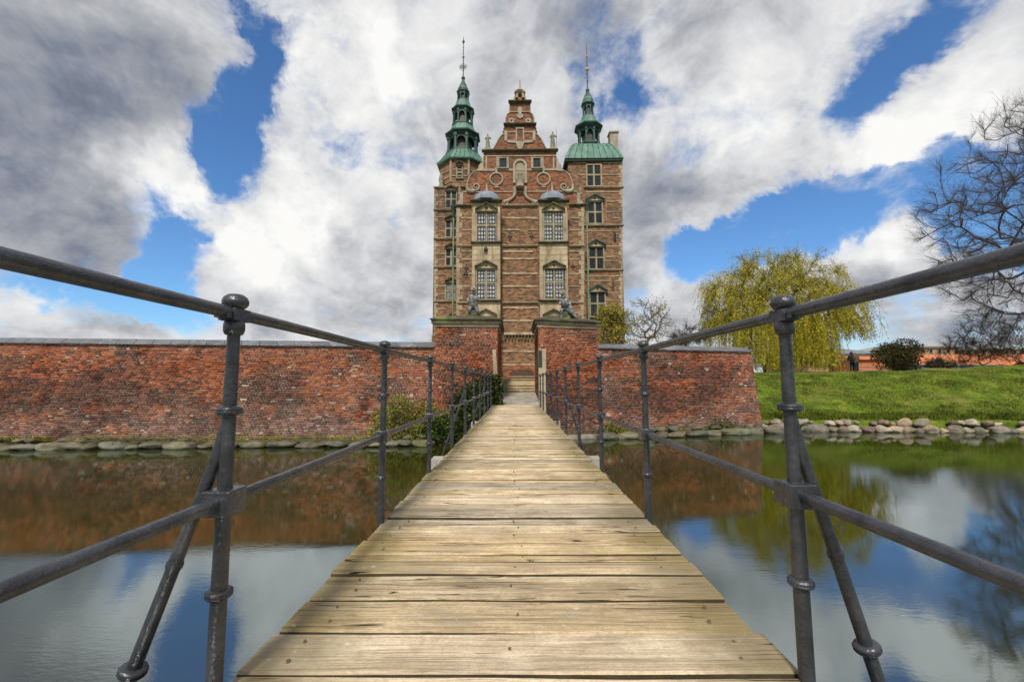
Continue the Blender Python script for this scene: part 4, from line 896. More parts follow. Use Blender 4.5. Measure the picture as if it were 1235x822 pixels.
def spire(cx_, cy_, stages, cap, ball_py, rod_py, Yc, name, gold_py):
    """stages: (base_py, top_py, radius_px, cornice_py, cornice_px, roof_top_py, roof_top_px)"""
    Zp = lambda py, r=0.: XZ(620, py, Yc-r*.92)[1]; Rp = lambda p_: p_*Yc/FP
    _r = Rp(stages[0][2]); root = cb(MB().lathe([(_r, Zp(stages[0][0], _r)-.4), (_r*1.02, Zp(stages[0][0], _r))], cx_, cy_, 8, R8, False), name, 'copper')
    for (bp_, tp_, rp_, cpy, cpx, rty, rtx) in stages:
        r = Rp(rp_); zb, zt = Zp(bp_, r), Zp(tp_, r); H_ = zt-zb
        fl = MB().lathe([(r*1.1, zb-.06), (r*1.1, zb+.04), (r*.97, zb+.05), (r*.97, zb+H_*.12), (r*.9, zb+H_*.13)], cx_, cy_, 8, R8, False).build('lantern_floor', M['copper'], root)
        MB().lathe([(r*.62, zb+H_*.1), (r*.62, zt)], cx_, cy_, 8, R8, False).build('lantern_shade_core', M['rod'], root)  # core coloured near black to stand for shade inside the arch openings
        for k in range(8):
            a = R8+k*math.pi/4; px_, py_ = cx_+r*.93*math.cos(a), cy_+r*.93*math.sin(a); w_ = r*.10
            MB().lathe([(w_*1.3, zb+.04), (w_*1.3, zb+H_*.16), (w_, zb+H_*.18), (w_*.85, zt-H_*.22), (w_*1.35, zt-H_*.17), (w_*1.35, zt)], px_, py_, 6, a, False).build('lantern_column', M['copper'], root)
        for k in range(8):
            ar = MB(); a0 = R8+k*math.pi/4; a1 = a0+math.pi/4
            P0 = Vector((cx_+r*.9*math.cos(a0), cy_+r*.9*math.sin(a0), 0)); P1 = Vector((cx_+r*.9*math.cos(a1), cy_+r*.9*math.sin(a1), 0))
            pr_ = []
            arcp = [(.14, zt-H_*.34)]+[(.5-.36*math.cos(math.pi*j/6), zt-H_*.34+H_*.2*math.sin(math.pi*j/6)) for j in range(7)]+[(.86, zt-H_*.34)]
            poly = [(.06, zt-H_*.34)]+arcp[1:-1]+[(.94, zt-H_*.34), (.94, zt), (.06, zt)]
            nrm = Vector((math.cos((a0+a1)/2), math.sin((a0+a1)/2), 0))
            f_ = [P0.lerp(P1, u)+Vector((0, 0, z_)) for u, z_ in poly]; n_ = len(f_)
            ar._add([p_+nrm*.02 for p_ in f_]+[p_-nrm*.12 for p_ in f_], [tuple(range(n_)), tuple(range(2*n_-1, n_-1, -1))]+[(i, i+n_, (i+1) % n_+n_, (i+1) % n_) for i in range(n_)])
            ar.build('lantern_arch', M['copper'], root); rl = zb+H_*.30
            MB().tube([P0+Vector((0, 0, rl)), P1+Vector((0, 0, rl))], .02, 4).build('parapet_rail', M['copper'], root)
        rc, rr_ = Rp(cpx), Rp(rtx); zc, zr_ = Zp(cpy, rc), Zp(rty, rr_)
        MB().lathe([(r*.98, zt-.01), (rc*.88, zt+(zc-zt)*.3), (rc*.92, zt+(zc-zt)*.5), (rc*1.03, zc-.06), (rc*1.05, zc+.03)], cx_, cy_, 8, R8, False).build('cornice', M['copper_dark'], root)
        MB().lathe([(rc*1.03, zc+.03), (rc*.78, zc+(zr_-zc)*.35), (rr_*1.15, zc+(zr_-zc)*.72), (rr_, zr_+.02)], cx_, cy_, 8, R8, False).build('stage_roof', M['copper_roof'], root)
    prof = [(Rp(a), Zp(b_, Rp(a))) for a, b_ in cap]; MB().lathe(prof, cx_, cy_, 8, R8, False).build('cap', M['copper'], root)
    zb = Zp(ball_py); MB().lathe([(.001, zb-.16), (.12, zb-.1), (.16, zb), (.12, zb+.1), (.05, zb+.16), (.035, zb+.4)], cx_, cy_, 10).build('ball', M['copper'], root)
    zt = Zp(rod_py); rd_ = MB().tube([(cx_, cy_, zb), (cx_, cy_, (zb+zt)/2), (cx_, cy_, zt)], [.05, .04, .018], 6).build('spire_rod', M['rod'], root)
    for gp in gold_py:
        zg = Zp(gp[0]); rg_ = gp[1]; MB().lathe([(.005, zg-rg_*gp[2]), (rg_, zg), (.005, zg+rg_*gp[2])] if gp[2] > 1.5 else [(.01, zg-rg_), (rg_*.8, zg-rg_*.6), (rg_, zg), (rg_*.8, zg+rg_*.6), (.01, zg+rg_)], cx_, cy_, 8).build('rod_ball', M['gold' if gp[2] < 1.5 else 'rod'], root)
    return root, Zp
# left spire
Yl = ocy
Zl = lambda py: XZ(558, py, Yl-1.25)[1]
# skirt roof
cb(MB().lathe([(cr*1.14, ot-.10), (cr*1.16, ot-.02), (cr*.97, ot+(Zl(178.5)-ot)*.4), (21*Yl/FP, Zl(178.5))], ocx, ocy, 8, R8, False), 'tower_roof', 'copper_roof')
seam = MB()
for k in range(8):
    a0 = R8+k*math.pi/4
    for u in (0, .25, .5, .75):
        def cpnt(rr, z_):
            A = Vector((ocx+rr*math.cos(a0), ocy+rr*math.sin(a0), z_)); B = Vector((ocx+rr*math.cos(a0+math.pi/4), ocy+rr*math.sin(a0+math.pi/4), z_)); return A.lerp(B, u)
        seam.tube([cpnt(cr*1.165, ot), cpnt(cr*.975, ot+(Zl(178.5)-ot)*.4), cpnt(21*Yl/FP+.01, Zl(178.5))], .022, 4)
cb(seam, 'roof_seams', 'copper')
rootL, Zp = spire(ocx, ocy, [(178.5, 159, 19.5, 154.5, 22, 147, 13.5), (146, 129.5, 13, 126, 14.6, 119, 8.6), (118.5, 109, 7.4, 106.8, 8.3, 103.2, 6.2)], [(6.2, 103.2), (4.6, 100.5), (2.6, 98), (2.0, 96.5), (1.9, 95)], 94, 43.5, Yl, 'spire', [(68.3, .10, 1.), (50, .11, 2.2), (57, .05, 2.), (88, .06, 1.)])
vn = MB(); zv = Zp(80.5)
for a in range(10):
    an = a*math.pi/5
    for s_ in (1, .6): vn.tube([(ocx+.26*s_*math.cos(an)+.10*math.cos(t_), ocy+.1*math.sin(an), zv+.26*s_*math.sin(an)*1.1+.10*math.sin(t_)) for t_ in np.linspace(0, 5, 7)], .012, 3)
vn.build('wrought_vane', M['rod'], rootL)

# right tower
xa, z1 = XZ(685, 191, YT); xb, _ = XZ(750.6, 300, YT)
cb(MB().box(xa, xb, YT, YT+4.2, CZ-.1, z1), 'tower_wall', 'cbrick')
for py in (226.6, 272.3, 326): cornice(704, 752.2, py, YT, .15, .13, 'stone')
cornice(704, 752.2, 388, YT, .1, .1, 'cornice_dark')
seg_bands([(691, 706.5), (727, 750)], (196.5, 211), YT, .08, 'stone')
seg_bands([(706, 750)], (231.5, 278.5, 333, 338.5), YT, .075, 'stone')
seg_bands([(731, 750)], (243, 255.5, 263, 297, 309.5, 315, 353, 362, 373), YT, .075, 'stone')
q_ = MB(); y_ = 194; k = 0
while y_ < 440:
    pbox(750.8-(2.4, 4.6)[k % 2]+random.uniform(-.5, .3), y_, 750.8, y_+4.8, YT, .03, .1, q_); y_ += 5.2; k += 1
kind(cb(q_, 'quoins', 'stone'), 'stuff')
window(707.8, 199.8, 724.4, 224.8, YT)
window(709, 244.5, 726, 269.8, YT, ped=(236, 242.2, 2.2), pedm='copper')
window(710.3, 299, 727.6, 324.5, YT, ped=(290, 297, 2.2), pedm='copper')
window(711.8, 353, 729.5, 381.5, YT, arched=True, ped=(344.5, 351.5, 2.2), pedm='copper', fr='stone')
for px, py in ((742, 286), (739.5, 345), (741, 286)): xq, zq = XZ(px, py, YT); cb(MB().box(xq-.06, xq+.06, YT-.06, YT, zq-.3, zq+.3), 'wall_anchor', 'rod')
_, ze = XZ(716, 190.6, YT-.3); xa2, _ = XZ(681.2, 190.6, YT-.3); xb2, _ = XZ(752.4, 190.6, YT-.3)
tcx = (xa2+xb2)/2; hw = (xb2-xa2)/2; tcy = YT-.3+hw
ev = MB().box(xa2+.05, xb2-.05, YT-.22, YT+4.4, ze-.14, ze-.005); ev = cb(ev, 'eaves', 'copper_dark')
Zr = lambda py: XZ(711, py, tcy-1.1)[1]
_h = Zr(173.5)-ze; prof = [(hw*1.0, ze), (hw*1.0, ze+.05), (hw*.93, ze+_h*.25), (hw*.87, ze+_h*.45), (hw*.80, ze+_h*.65), (hw*.71, ze+_h*.83), (hw*.60, ze+_h*.95), (hw*.46, ze+_h)]
rf = cb(MB().lathe([(r_*math.sqrt(2), z_) for r_, z_ in prof], tcx, tcy, 4, math.pi/4, False), 'tower_roof', 'copper_roof')
sm = MB()
for k in range(9):
    u = -1+2*(k+.5)/9
    sm.tube([(tcx+u*r_, tcy-r_-.01, z_) for r_, z_ in prof], .022, 4)
sm.build('roof_seams', M['copper'], rf)
rootR, Zp = spire(tcx, tcy, [(171.5, 152.5, 13.6, 147.2, 17.6, 139.2, 9.2), (138.5, 125.5, 6.8, 122.8, 8.4, 117, 6.2)], [(6.2, 117), (4.6, 114.5), (2.5, 112.5), (2.2, 110.5)], 110.3, 53, tcy, 'spire', [(84.8, .15, 1.), (69.4, .09, 1.), (80, .05, 2.), (60, .05, 2.)])
vn = MB(); zv = Zp(95)
for a in range(8):
    an = a*math.pi/4; vn.tube([(tcx+.16*math.cos(an)+.07*math.cos(t_), tcy+.06*math.sin(an), zv+.42*math.sin(an)+.07*math.sin(t_)) for t_ in np.linspace(0, 5, 7)], .011, 3)
vn.build('wrought_vane', M['rod'], rootR)
x_a, z_a = XZ(733.5, 162.5, YT+4); x_b, z_b = XZ(745, 195, YT+4)
ch = MB().box(x_a+.03, x_b-.03, YT+3.5, YT+4.2, z_b, z_a-.12); ch = cb(ch, 'chimney', 'stone_pale'); MB().box(x_a-.04, x_b+.04, YT+3.42, YT+4.28, z_a-.12, z_a).build('chimney_cap', M['stone'], ch)
# rain pipes
for px, ya, yb, hop in ((547.1, 262, 396, 250), (707.6, 254, 396, 247)):
    xq, zq = XZ(px, ya, YM-.15); _, zw = XZ(px, yb, YM-.15)
    if px < 600: xq, zq = XZ(px, ya, YM+.4); _, zw = XZ(px, yb, YM+.4); yq = YM+.4
    else: yq = YM-.0; xq, zq = XZ(px, ya, yq); _, zw = XZ(px, yb, yq)
    pp = cb(MB().tube([(xq, yq, zw-.5), (xq, yq, zq)], .055, 8), 'rain_pipe', 'pipe')
    _, zh = XZ(px, hop, yq); h_ = MB(); h_.lathe([(.08, zq-.02), (.14, zq+.15), (.14, zh-.1), (.22, zh), (.22, zh+.1)], xq, yq, 8); h_.build('hopper', M['copper_dark'], pp)

# ------------------------------------------------------------------ figures
def skin_mesh(name, m, parent, V, E, Rr, loc=(0, 0, 0), scale=1., rotz=0., sub=2, roots=(0,)):
    me = D.meshes.new(name); me.from_pydata([Vector(v) for v in V], E, []); me.materials.append(m)
    o = D.objects.new(name, me); col.objects.link(o)
    if parent: o.parent = parent
    o.location = loc; o.rotation_euler = (0, 0, rotz); o.scale = (scale,)*3
    md = o.modifiers.new('skin', 'SKIN'); md.use_smooth_shade = True
    for i, r_ in enumerate(Rr):
        sv = me.skin_vertices[0].data[i]; sv.radius = (r_, r_) if not hasattr(r_, '__len__') else r_; sv.use_root = i in roots
    s2 = o.modifiers.new('sub', 'SUBSURF'); s2.levels = s2.render_levels = sub
    return o
def person(label, loc, rotz, coat, trousers, hair, h=1.7, lean=0., coatlen=.0):
    root = thing('person', label, 'person', loc); s = h/1.7; root.rotation_euler = (0, 0, rotz); root.scale = (s,)*3
    V = [(0, 0, .93), (0, .01, 1.12), (0, .0, 1.33), (0, 0, 1.46), (lean*.2, .01, 1.55), (lean*.3, .015, 1.64)]
    Rr = [(.15, .11), (.13, .10), (.17, .11), .055, (.07, .085), (.072, .09)]; E = [(0, 1), (1, 2), (2, 3), (3, 4), (4, 5)]
    for sd in (-1, 1):
        b_ = len(V); V += [(sd*.17, 0, 1.40), (sd*.235, -.01, 1.14), (sd*.21, .12, .95), (sd*.19, .18, .90)]; Rr += [.062, .045, .033, (.04, .022)]
        E += [(2, b_), (b_, b_+1), (b_+1, b_+2), (b_+2, b_+3)]
        for f_, (fx, fy, fz) in enumerate(((.03, .06, -.02), (.01, .075, -.03), (-.01, .07, -.035), (-.03, .055, -.03), (.045, .02, -.01))):
            V.append((sd*(.19+fx*.5), .18+fy, .90+fz)); Rr.append(.009); E.append((b_+3, len(V)-1))
        b_ = len(V); V += [(sd*.09, 0, .86), (sd*.10, .02, .48), (sd*.105, 0, .09), (sd*.115, .13, .035)]; Rr += [.095, .062, .042, (.042, .03)]
        E += [(0, b_), (b_, b_+1), (b_+1, b_+2), (b_+2, b_+3)]
    nb_ = len(V); V.append((lean*.25, .115, 1.60)); Rr.append(.014); E.append((5, nb_))
    body_ = skin_mesh('body', M['skin'], root, V, E, Rr)
    Vc = [(0, 0, .78-coatlen), (0, .01, 1.12), (0, 0, 1.34), (0, 0, 1.45)]; Rc = [(.185, .145), (.17, .13), (.20, .14), (.08, .08)]; Ec = [(0, 1), (1, 2), (2, 3)]
    for sd in (-1, 1):
        b_ = len(Vc); Vc += [(sd*.18, 0, 1.39), (sd*.25, -.01, 1.14), (sd*.22, .11, .965)]; Rc += [.085, .068, .052]; Ec += [(2, b_), (b_, b_+1), (b_+1, b_+2)]
    skin_mesh('jacket', M[coat], root, Vc, Ec, Rc)
    Vt = [(0, 0, .88)]; Rt = [(.12, .10)]; Et = []
    for sd in (-1, 1):
        b_ = len(Vt); Vt += [(sd*.085, 0, .80), (sd*.10, .02, .48), (sd*.105, 0, .06)]; Rt += [.105, .078, .062]; Et += [(0, b_), (b_, b_+1), (b_+1, b_+2)]
    skin_mesh('trousers', M[trousers], root, Vt, Et, Rt)
    hm = MB(); hm.lathe([(.03, 1.76), (.09, 1.735), (.115, 1.66), (.11, 1.58), (.095, 1.50), (.06, 1.47)][::-1], lean*.28, -.02, 12); hm.build('hair', M[hair], root)
    return root
def groundz(x, y):
    s0 = shore(x); o_ = y-s0; tp = bank_top(x)
    return 1.30+min(o_-8, 22)*.020 if o_ > 10 else float(np.interp(o_, [0, .3, .8, 2.0, 3.6, 5.2, 6.3, 8, 10], [-1.9, -1.22, -.82, -.28, .40, tp-.22, tp-.02, tp+.02, 1.38]))
p_ = at(1034, 449.8, 38); person('person with fair hair in a brown jacket seen from behind beside the willow', (p_.x, 38, groundz(p_.x, 38)-.01), .15, 'coat', 'jeans', 'hair', 1.68)
p_ = at(1028, 449.8, 38.5); person('person in a black coat standing behind the fair haired person in the brown jacket', (p_.x-.05, 38.4, groundz(p_.x, 38.4)-.01), -.3, 'coat_dark', 'jeans', 'hair_dark', 1.72, coatlen=.1)
p_ = at(936.5, 450.2, 40); person('lone person in dark clothes standing under the willow near its trunk', (p_.x, 40, groundz(p_.x, 40)-.01), 2.8, 'coat_dark', 'coat_dark', 'hair_dark', 1.62, coatlen=.15)

# child statues on the gate piers
def putto(label, px, py, Y, rotz, pose, sc_):
    b0 = at(px, py, Y); root = thing('statue', label, 'statue', tuple(b0), 'lead child statues on the gate piers'); root.rotation_euler = (0, 0, rotz); root.scale = (sc_,)*3
    V, E, Rr = [], [], []
    if pose == 0:     # leaning forward, both arms hugging, one knee raised on a rock
        J = dict(pel=(0, .02, .38), ch=(-.02, -.02, .62), nk=(-.01, -.05, .74), hd=(0, -.08, .82), ht=(0, -.08, .92))
        arms = [[(-.13, -.03, .68), (-.19, -.13, .53), (-.06, -.22, .50)], [(.12, -.03, .68), (.20, -.12, .54), (.08, -.22, .56)]]
        legs = [[(-.09, .0, .34), (-.14, -.16, .24), (-.13, -.06, .05), (-.13, -.16, .02)], [(.09, 0, .34), (.12, -.14, .22), (.12, -.02, .05), (.12, -.12, .02)]]
    else:             # seated, arms crossed, one leg stretched out to the side
        J = dict(pel=(-.04, .02, .34), ch=(-.05, 0, .57), nk=(-.07, -.02, .69), hd=(-.09, -.05, .78), ht=(-.09, -.05, .88))
        arms = [[(-.16, -.01, .63), (-.20, -.10, .50), (-.03, -.20, .51)], [(.08, -.01, .63), (.14, -.10, .49), (-.06, -.19, .47)]]
        legs = [[(-.11, 0, .30), (-.15, -.20, .30), (-.16, -.16, .05), (-.16, -.26, .02)], [(.05, 0, .30), (.17, -.14, .22), (.32, -.14, .06), (.38, -.22, .04)]]
    V = [J['pel'], J['ch'], J['nk'], J['hd'], J['ht']]; Rr = [(.13, .12), (.135, .11), .05, .085, .075]; E = [(0, 1), (1, 2), (2, 3), (3, 4)]
    for a in arms:
        b_ = len(V); V += a; Rr += [.055, .042, .032]; E += [(1, b_), (b_, b_+1), (b_+1, b_+2)]
        for f_ in range(4): V.append((a[2][0]+(.05 if a[0][0] < 0 else -.05), a[2][1]-.02, a[2][2]+(f_-1.5)*.018)); Rr.append(.009); E.append((b_+2, len(V)-1))
    for l_ in legs:
        b_ = len(V); V += l_; Rr += [.085, .06, .038, .03]; E += [(0, b_), (b_, b_+1), (b_+1, b_+2), (b_+2, b_+3)]
    V.append((J['ht'][0], J['ht'][1]-.10, J['hd'][2]+.02)); Rr.append(.014); E.append((4, len(V)-1))
    skin_mesh('body', M['statue'], root, V, E, Rr)
    hm = MB()
    rg = random.Random(3)
    for k in range(26):
        a = rg.uniform(0, 6.28); e_ = rg.uniform(-.2, 1.5); c_ = Vector(J['ht'])+Vector((math.cos(a)*math.cos(e_), math.sin(a)*math.cos(e_)+.15, math.sin(e_)))*.075-Vector((0, 0, .015))
        hm.lathe([(.005, c_.z-.03), (.028, c_.z-.012), (.03, c_.z+.01), (.01, c_.z+.03)], c_.x, c_.y, 6)
    hm.build('curly_hair', M['stone_pale'], root)
    if pose == 1:     # draped cloth over the lap to the right
        MB().tube([(.02, -.02, .56), (.12, -.06, .40), (.20, -.04, .22), (.26, 0, .03)], [.06, .09, .08, .07], 7).build('drapery', M['statue'], root)
    bs = MB(); rr = rockmesh(77+pose, .6); o = link('rock_seat', rr, root); rr.materials.append(M['cornice_dark']); o.location = (-.01, .06, .13); o.scale = (.24, .2, .24)
    pt = at(px, py, Y)
    bz = MB().box(-.3, .3, -.2, .25, -.16, .012); bz.build('base_slab', M['cornice_dark'], root)
    return root
putto('grey lead statue of a curly haired child hunched forward on the left gate pier', 571, 383.6, 16.5, .1, 0, 1.22)
putto('grey lead statue of a seated child with crossed arms on the right gate pier', 683, 385.6, 17.2, -.1, 1, 1.25)
def robed(label, px, pyb, pyt, Y, spear):
    b0 = at(px, pyb, Y); H_ = at(px, pyt, Y).z-b0.z; root = thing('statue', label, 'statue', tuple(b0), 'stone figures on the castle gable')
    V = [(0, 0, .52), (0, 0, .68), (0, 0, .79), (0, -.01, .86), (0, -.01, .94), (-.04, 0, .30), (.045, -.03, .30), (-.045, 0, .04), (.06, -.02, .04)]
    Rr = [.095, .085, .04, .05, .045, .075, .07, .05, .05]; E = [(0, 1), (1, 2), (2, 3), (3, 4), (0, 5), (0, 6), (5, 7), (6, 8)]
    for s_, el, ha in ((-1, (-.15, -.02, .60), (-.08, -.10, .55)), (1, (.16, -.02, .60), (.19, -.08, .70))):
        b_ = len(V); V += [(s_*.10, 0, .74), el, ha]; Rr += [.042, .032, .024]; E += [(1, b_), (b_, b_+1), (b_+1, b_+2)]
    skin_mesh('body', M['statue_stone'], root, V, E, Rr, scale=H_, sub=1)
    MB().lathe([(.16*H_, .0), (.14*H_, .12*H_), (.12*H_, .3*H_), (.11*H_, .5*H_), (.06*H_, .62*H_)], 0, .03, 9).build('robe', M['statue_stone'], root)
    if spear: MB().tube([(.19*H_, -.08*H_, 0), (.19*H_, -.08*H_, .98*H_)], .018, 5).build('spear', M['statue_stone'], root)
    MB().box(-.24, .24, -.22, .22, -.16, 0).build('base_slab', M['stone_pale'], root)
robed('stone figure on the left shoulder of the castle gable', 588.2, 180.6, 160.5, YM+.2, False)
robed('stone figure with a raised arm on the right shoulder of the castle gable', 666.8, 179.6, 157.5, YM+.2, True)
robed('pale stone figure standing in the arched niche of the castle gable', 627.0, 222.8, 204, YM-.24, False)

# ------------------------------------------------------------------ trees
def frusta(A, B, ra, rb, n):
    A = np.asarray(A); B = np.asarray(B); k = len(A); d = B-A; L = np.linalg.norm(d, axis=1)[:, None]+1e-9; d = d/L
    ref = np.where(np.abs(d[:, 2:3]) < .9, np.array([[0, 0, 1.]]), np.array([[1., 0, 0]])); s_ = np.cross(d, ref); s_ /= np.linalg.norm(s_, axis=1)[:, None]; o_ = np.cross(d, s_)
    V = np.empty((k, 2*n, 3))
    for j in range(n):
        a = 2*math.pi*j/n; off = s_*math.cos(a)+o_*math.sin(a); V[:, j] = A+off*np.asarray(ra)[:, None]; V[:, n+j] = B+off*np.asarray(rb)[:, None]
    F = np.array([[j, (j+1) % n, n+(j+1) % n, n+j] for j in range(n)]); F = (np.arange(k)*2*n)[:, None, None]+F[None]
    return V.reshape(-1, 3), F.reshape(-1, 4)
def skeleton(trunk, attract, alpha=.25, step=.5, wig=.12, seed=1, tip=.012, expo=2.35, droop=0.):
    rg = np.random.default_rng(seed); P = [np.array(p, float) for p in trunk]; par = [-1]+list(range(len(trunk)-1)); pl_ = [0.]
    for i in range(1, len(P)): pl_.append(pl_[-1]+np.linalg.norm(P[i]-P[i-1])*.3)
    top = P[-1]; attract = sorted(attract, key=lambda a: np.linalg.norm(a-top)); start = max(0, len(P)-2)
    arr = np.zeros((60000, 3)); plen = np.zeros(60000); n = len(P)
    for i in range(n): arr[i] = P[i]; plen[i] = pl_[i]
    for a in attract:
        d = arr[start:n]-a; c = np.linalg.norm(d, axis=1)+alpha*plen[start:n]; j = start+int(np.argmin(c))
        b = arr[j].copy(); L_ = np.linalg.norm(a-b); m_ = max(1, int(L_/step)); prev = j
        perp = rg.normal(size=3)*wig*L_
        for q in range(1, m_+1):
            u = q/m_; pt = b+(a-b)*u+perp*math.sin(u*math.pi)*.6+rg.normal(size=3)*wig*step*.35*(q < m_)
            pt[2] += droop*math.sin(u*math.pi)*L_*.2
            arr[n] = pt; plen[n] = plen[prev]+np.linalg.norm(pt-arr[prev]); par.append(prev); prev = n; n += 1
    rad = np.zeros(n); has = np.zeros(n, bool)
    acc = np.zeros(n)
    for i in range(n-1, 0, -1):
        if acc[i] == 0: acc[i] = tip**expo
        rad[i] = acc[i]**(1/expo); acc[par[i]] += acc[i]
    rad[0] = acc[0]**(1/expo)
    return arr[:n].copy(), np.array(par), rad
def tree_mesh(root, L_, P, par, rad, m, thr=.05, kmax=9e9, rs=1.):
    i = np.arange(1, len(P)); A = P[par[i]]; B = P[i]; ra = np.minimum(rad[par[i]]*rs, kmax); rb = np.minimum(rad[i]*rs, kmax)
    ra = np.minimum(ra, rb*1.5); thick = rb > thr
    for nm_, sel, n in (('trunk', thick, 8), ('branches', ~thick, 4)):
        if sel.any():
            V, F = frusta(A[sel], B[sel], ra[sel], rb[sel], n); o = npmesh(nm_, V, F, m, root, True); o.location = -L_
def twigs(P, par, rad, rg, n, L0, up=.3, thr=.035, r0=.012, center=None, levels=2, spread=.8):
    idx = np.where(rad < thr)[0]; idx = idx[idx > 0]; c = rg.choice(idx, n); base = P[c]; dd = P[c]-P[par[c]]; dd /= np.linalg.norm(dd, axis=1)[:, None]+1e-9
    base = base-(P[c]-P[par[c]])*rg.random((n, 1))
    d = dd+rg.normal(size=(n, 3))*spread*.7+np.array([0, 0, up])
    if center is not None: o = base-np.array(center); o /= np.linalg.norm(o, axis=1)[:, None]; d += o*.5
    d /= np.linalg.norm(d, axis=1)[:, None]; L = L0*(.4+rg.random((n, 1))*.9); A, B, ra, rb = [], [], [], []
    mid = base+d*L*.5+rg.normal(size=(n, 3))*.06*L; end = base+d*L+np.array([0, 0, .06])*L
    A += [base, mid]; B += [mid, end]; ra += [np.full(n, r0), np.full(n, r0*.7)]; rb += [np.full(n, r0*.7), np.full(n, r0*.35)]
    tips = [end]
    if levels > 1:
        for q in range(3):
            t_ = rg.random((n, 1))*.7+.2; b2 = base+(mid-base)*np.minimum(t_*2, 1)+(end-mid)*np.maximum(t_*2-1, 0)
            d2 = d+rg.normal(size=(n, 3))*.55; d2 /= np.linalg.norm(d2, axis=1)[:, None]; e2 = b2+d2*L*(.25+.35*rg.random((n, 1)))
            A.append(b2); B.append(e2); ra.append(np.full(n, r0*.6)); rb.append(np.full(n, r0*.3)); tips.append(e2)
    return np.concatenate(A), np.concatenate(B), np.concatenate(ra), np.concatenate(rb), np.concatenate(tips)
def leaves(C, size, rg, asp=.5, vertical=0.):
    n = len(C); d = rg.normal(size=(n, 3)); 
    if vertical: d = d*(1-vertical)+np.array([0, 0, -1.])*vertical*2
    d /= np.linalg.norm(d, axis=1)[:, None]; r2 = rg.normal(size=(n, 3)); s_ = np.cross(d, r2); s_ /= np.linalg.norm(s_, axis=1)[:, None]+1e-9
    sz = size*(.6+.8*rg.random((n, 1))); V = np.stack([C-s_*sz*asp*.5, C+d*sz*.5*1.-s_*0, C+s_*sz*asp*.5, C-d*sz*.5], 1)
    return V.reshape(-1, 3), np.arange(n*4).reshape(-1, 4)
def ell(rg, n, c, r, inner=.0, zmin=None, zmax=None):
    out = []
    while len(out) < n:
        v = rg.normal(size=3); v /= np.linalg.norm(v); q = (inner**3+(1-inner**3)*rg.random())**(1/3)
        p = np.array(c)+v*q*np.array(r)
        if zmin is not None and p[2] < zmin: continue
        if zmax is not None and p[2] > zmax: continue
        out.append(p)
    return out

# weeping willow
rg = np.random.default_rng(5); YW = 36.
base = np.array(at(922, 452, YW)); wt = thing('willow_tree', 'large weeping willow with hanging yellow green branches on the grass bank', 'tree', tuple(base)); WL_ = Vector(base)
fork = np.array(at(915, 418, YW))
trunk = [base-np.array([0, 0, .3]), base+np.array([.05, 0, .8]), base*.5+fork*.5+np.array([-.15, 0, 0]), fork]
limb_px = [(900, 395, 0), (893, 360, -.5), (900, 335, -1), (925, 380, 1), (935, 345, .5), (945, 320, 1), (958, 372, -1), (985, 345, 0), (1000, 365, .5), (880, 345, 1.5), (870, 375, -1.5), (915, 325, 2), (960, 330, -2), (1010, 385, 1)]
att = [np.array(at(px, py, YW+dy)) for px, py, dy in limb_px]
ctr = np.array(at(936, 385, YW)); rx = 95*YW/FP; rz = 84*YW/FP
att += ell(rg, 330, ctr, (rx*.97, rx*.75, rz*.98), .30, zmin=ctr[2]-1.0)
P, par, rad = skeleton(trunk, att, .22, .45, .13, 5, .015, 2.25, .35)
tree_mesh(wt, WL_, P, par, rad, M['bark'], .06, .42)
A, B, ra, rb, tips = twigs(P, par, rad, rg, 4200, .85, .1, .05, .011, ctr)
V, F = frusta(A, B, ra, rb, 3); npmesh('twigs', V, F, M['bark'], wt).location = -WL_
# hanging strands
pool = np.where((rad < .07) & (P[:, 2] > ctr[2]-2.2))[0]
S = np.concatenate([P[rg.choice(pool, 2300)], tips[rg.choice(len(tips), 3400)]]); ns = len(S)
outv = S-ctr; outv[:, 2] = 0; rr_ = np.linalg.norm(outv[:, :2], axis=1)[:, None]+1e-6; outv /= rr_
rn = (rr_[:, 0]/rx); top_h = S[:, 2]-base[2]; xr = (S[:, 0]/S[:, 1]-ctr[0]/ctr[1])*YW/rx
Lh = rg.uniform(.25, 1.1, ns)*np.where(rn > .6, 1.5, 1.)
longm = (rg.random(ns) < .30) & (S[:, 2] < ctr[2]+1.4); Lh = np.where(longm, rg.uniform(1.6, 4.6, ns), Lh)
core = (rg.random(ns) < .72) & (S[:, 2] < ctr[2]+1.2) & (xr > -.5) & (xr < .68); Lh = np.where(core, top_h-.25-rg.random(ns)*1.3, Lh); Lh = np.minimum(np.clip(Lh, .3, 7.), top_h-.2); Lh = np.where(xr > .72, np.minimum(Lh, np.maximum(S[:, 2]-3.9-rg.random(ns)*.6, .25)), Lh)
C = []; SA = []; SB = []
for i in range(ns):
    k = max(3, int(Lh[i]/.15)); t_ = np.linspace(0, 1, k); o_ = (.25+.5*rg.random())*(1-np.exp(-t_*3))*min(1, Lh[i]); sway = rg.normal()*.34; ar_ = .22*rg.random()
    px_ = S[i, 0]+outv[i, 0]*o_+sway*t_**1.5; py_ = S[i, 1]+outv[i, 1]*o_; pz_ = S[i, 2]+ar_*np.sin(t_*3.14)*(1-t_)*2-Lh[i]*t_
    pts = np.stack([px_, py_, pz_], 1)
    C.append(pts[rg.random(k) < .80]); q_ = pts[::2] if k > 3 else pts; SA.append(q_[:-1]); SB.append(q_[1:])
C = np.concatenate(C); C = np.concatenate([C, C+rg.normal(size=C.shape)*.07, tips[rg.choice(len(tips), 16000)]+rg.normal(size=(16000, 3))*.14])
V, F = leaves(C, .165, rg, .27, .38); npmesh('foliage', V, F, M['willow'], wt).location = -WL_
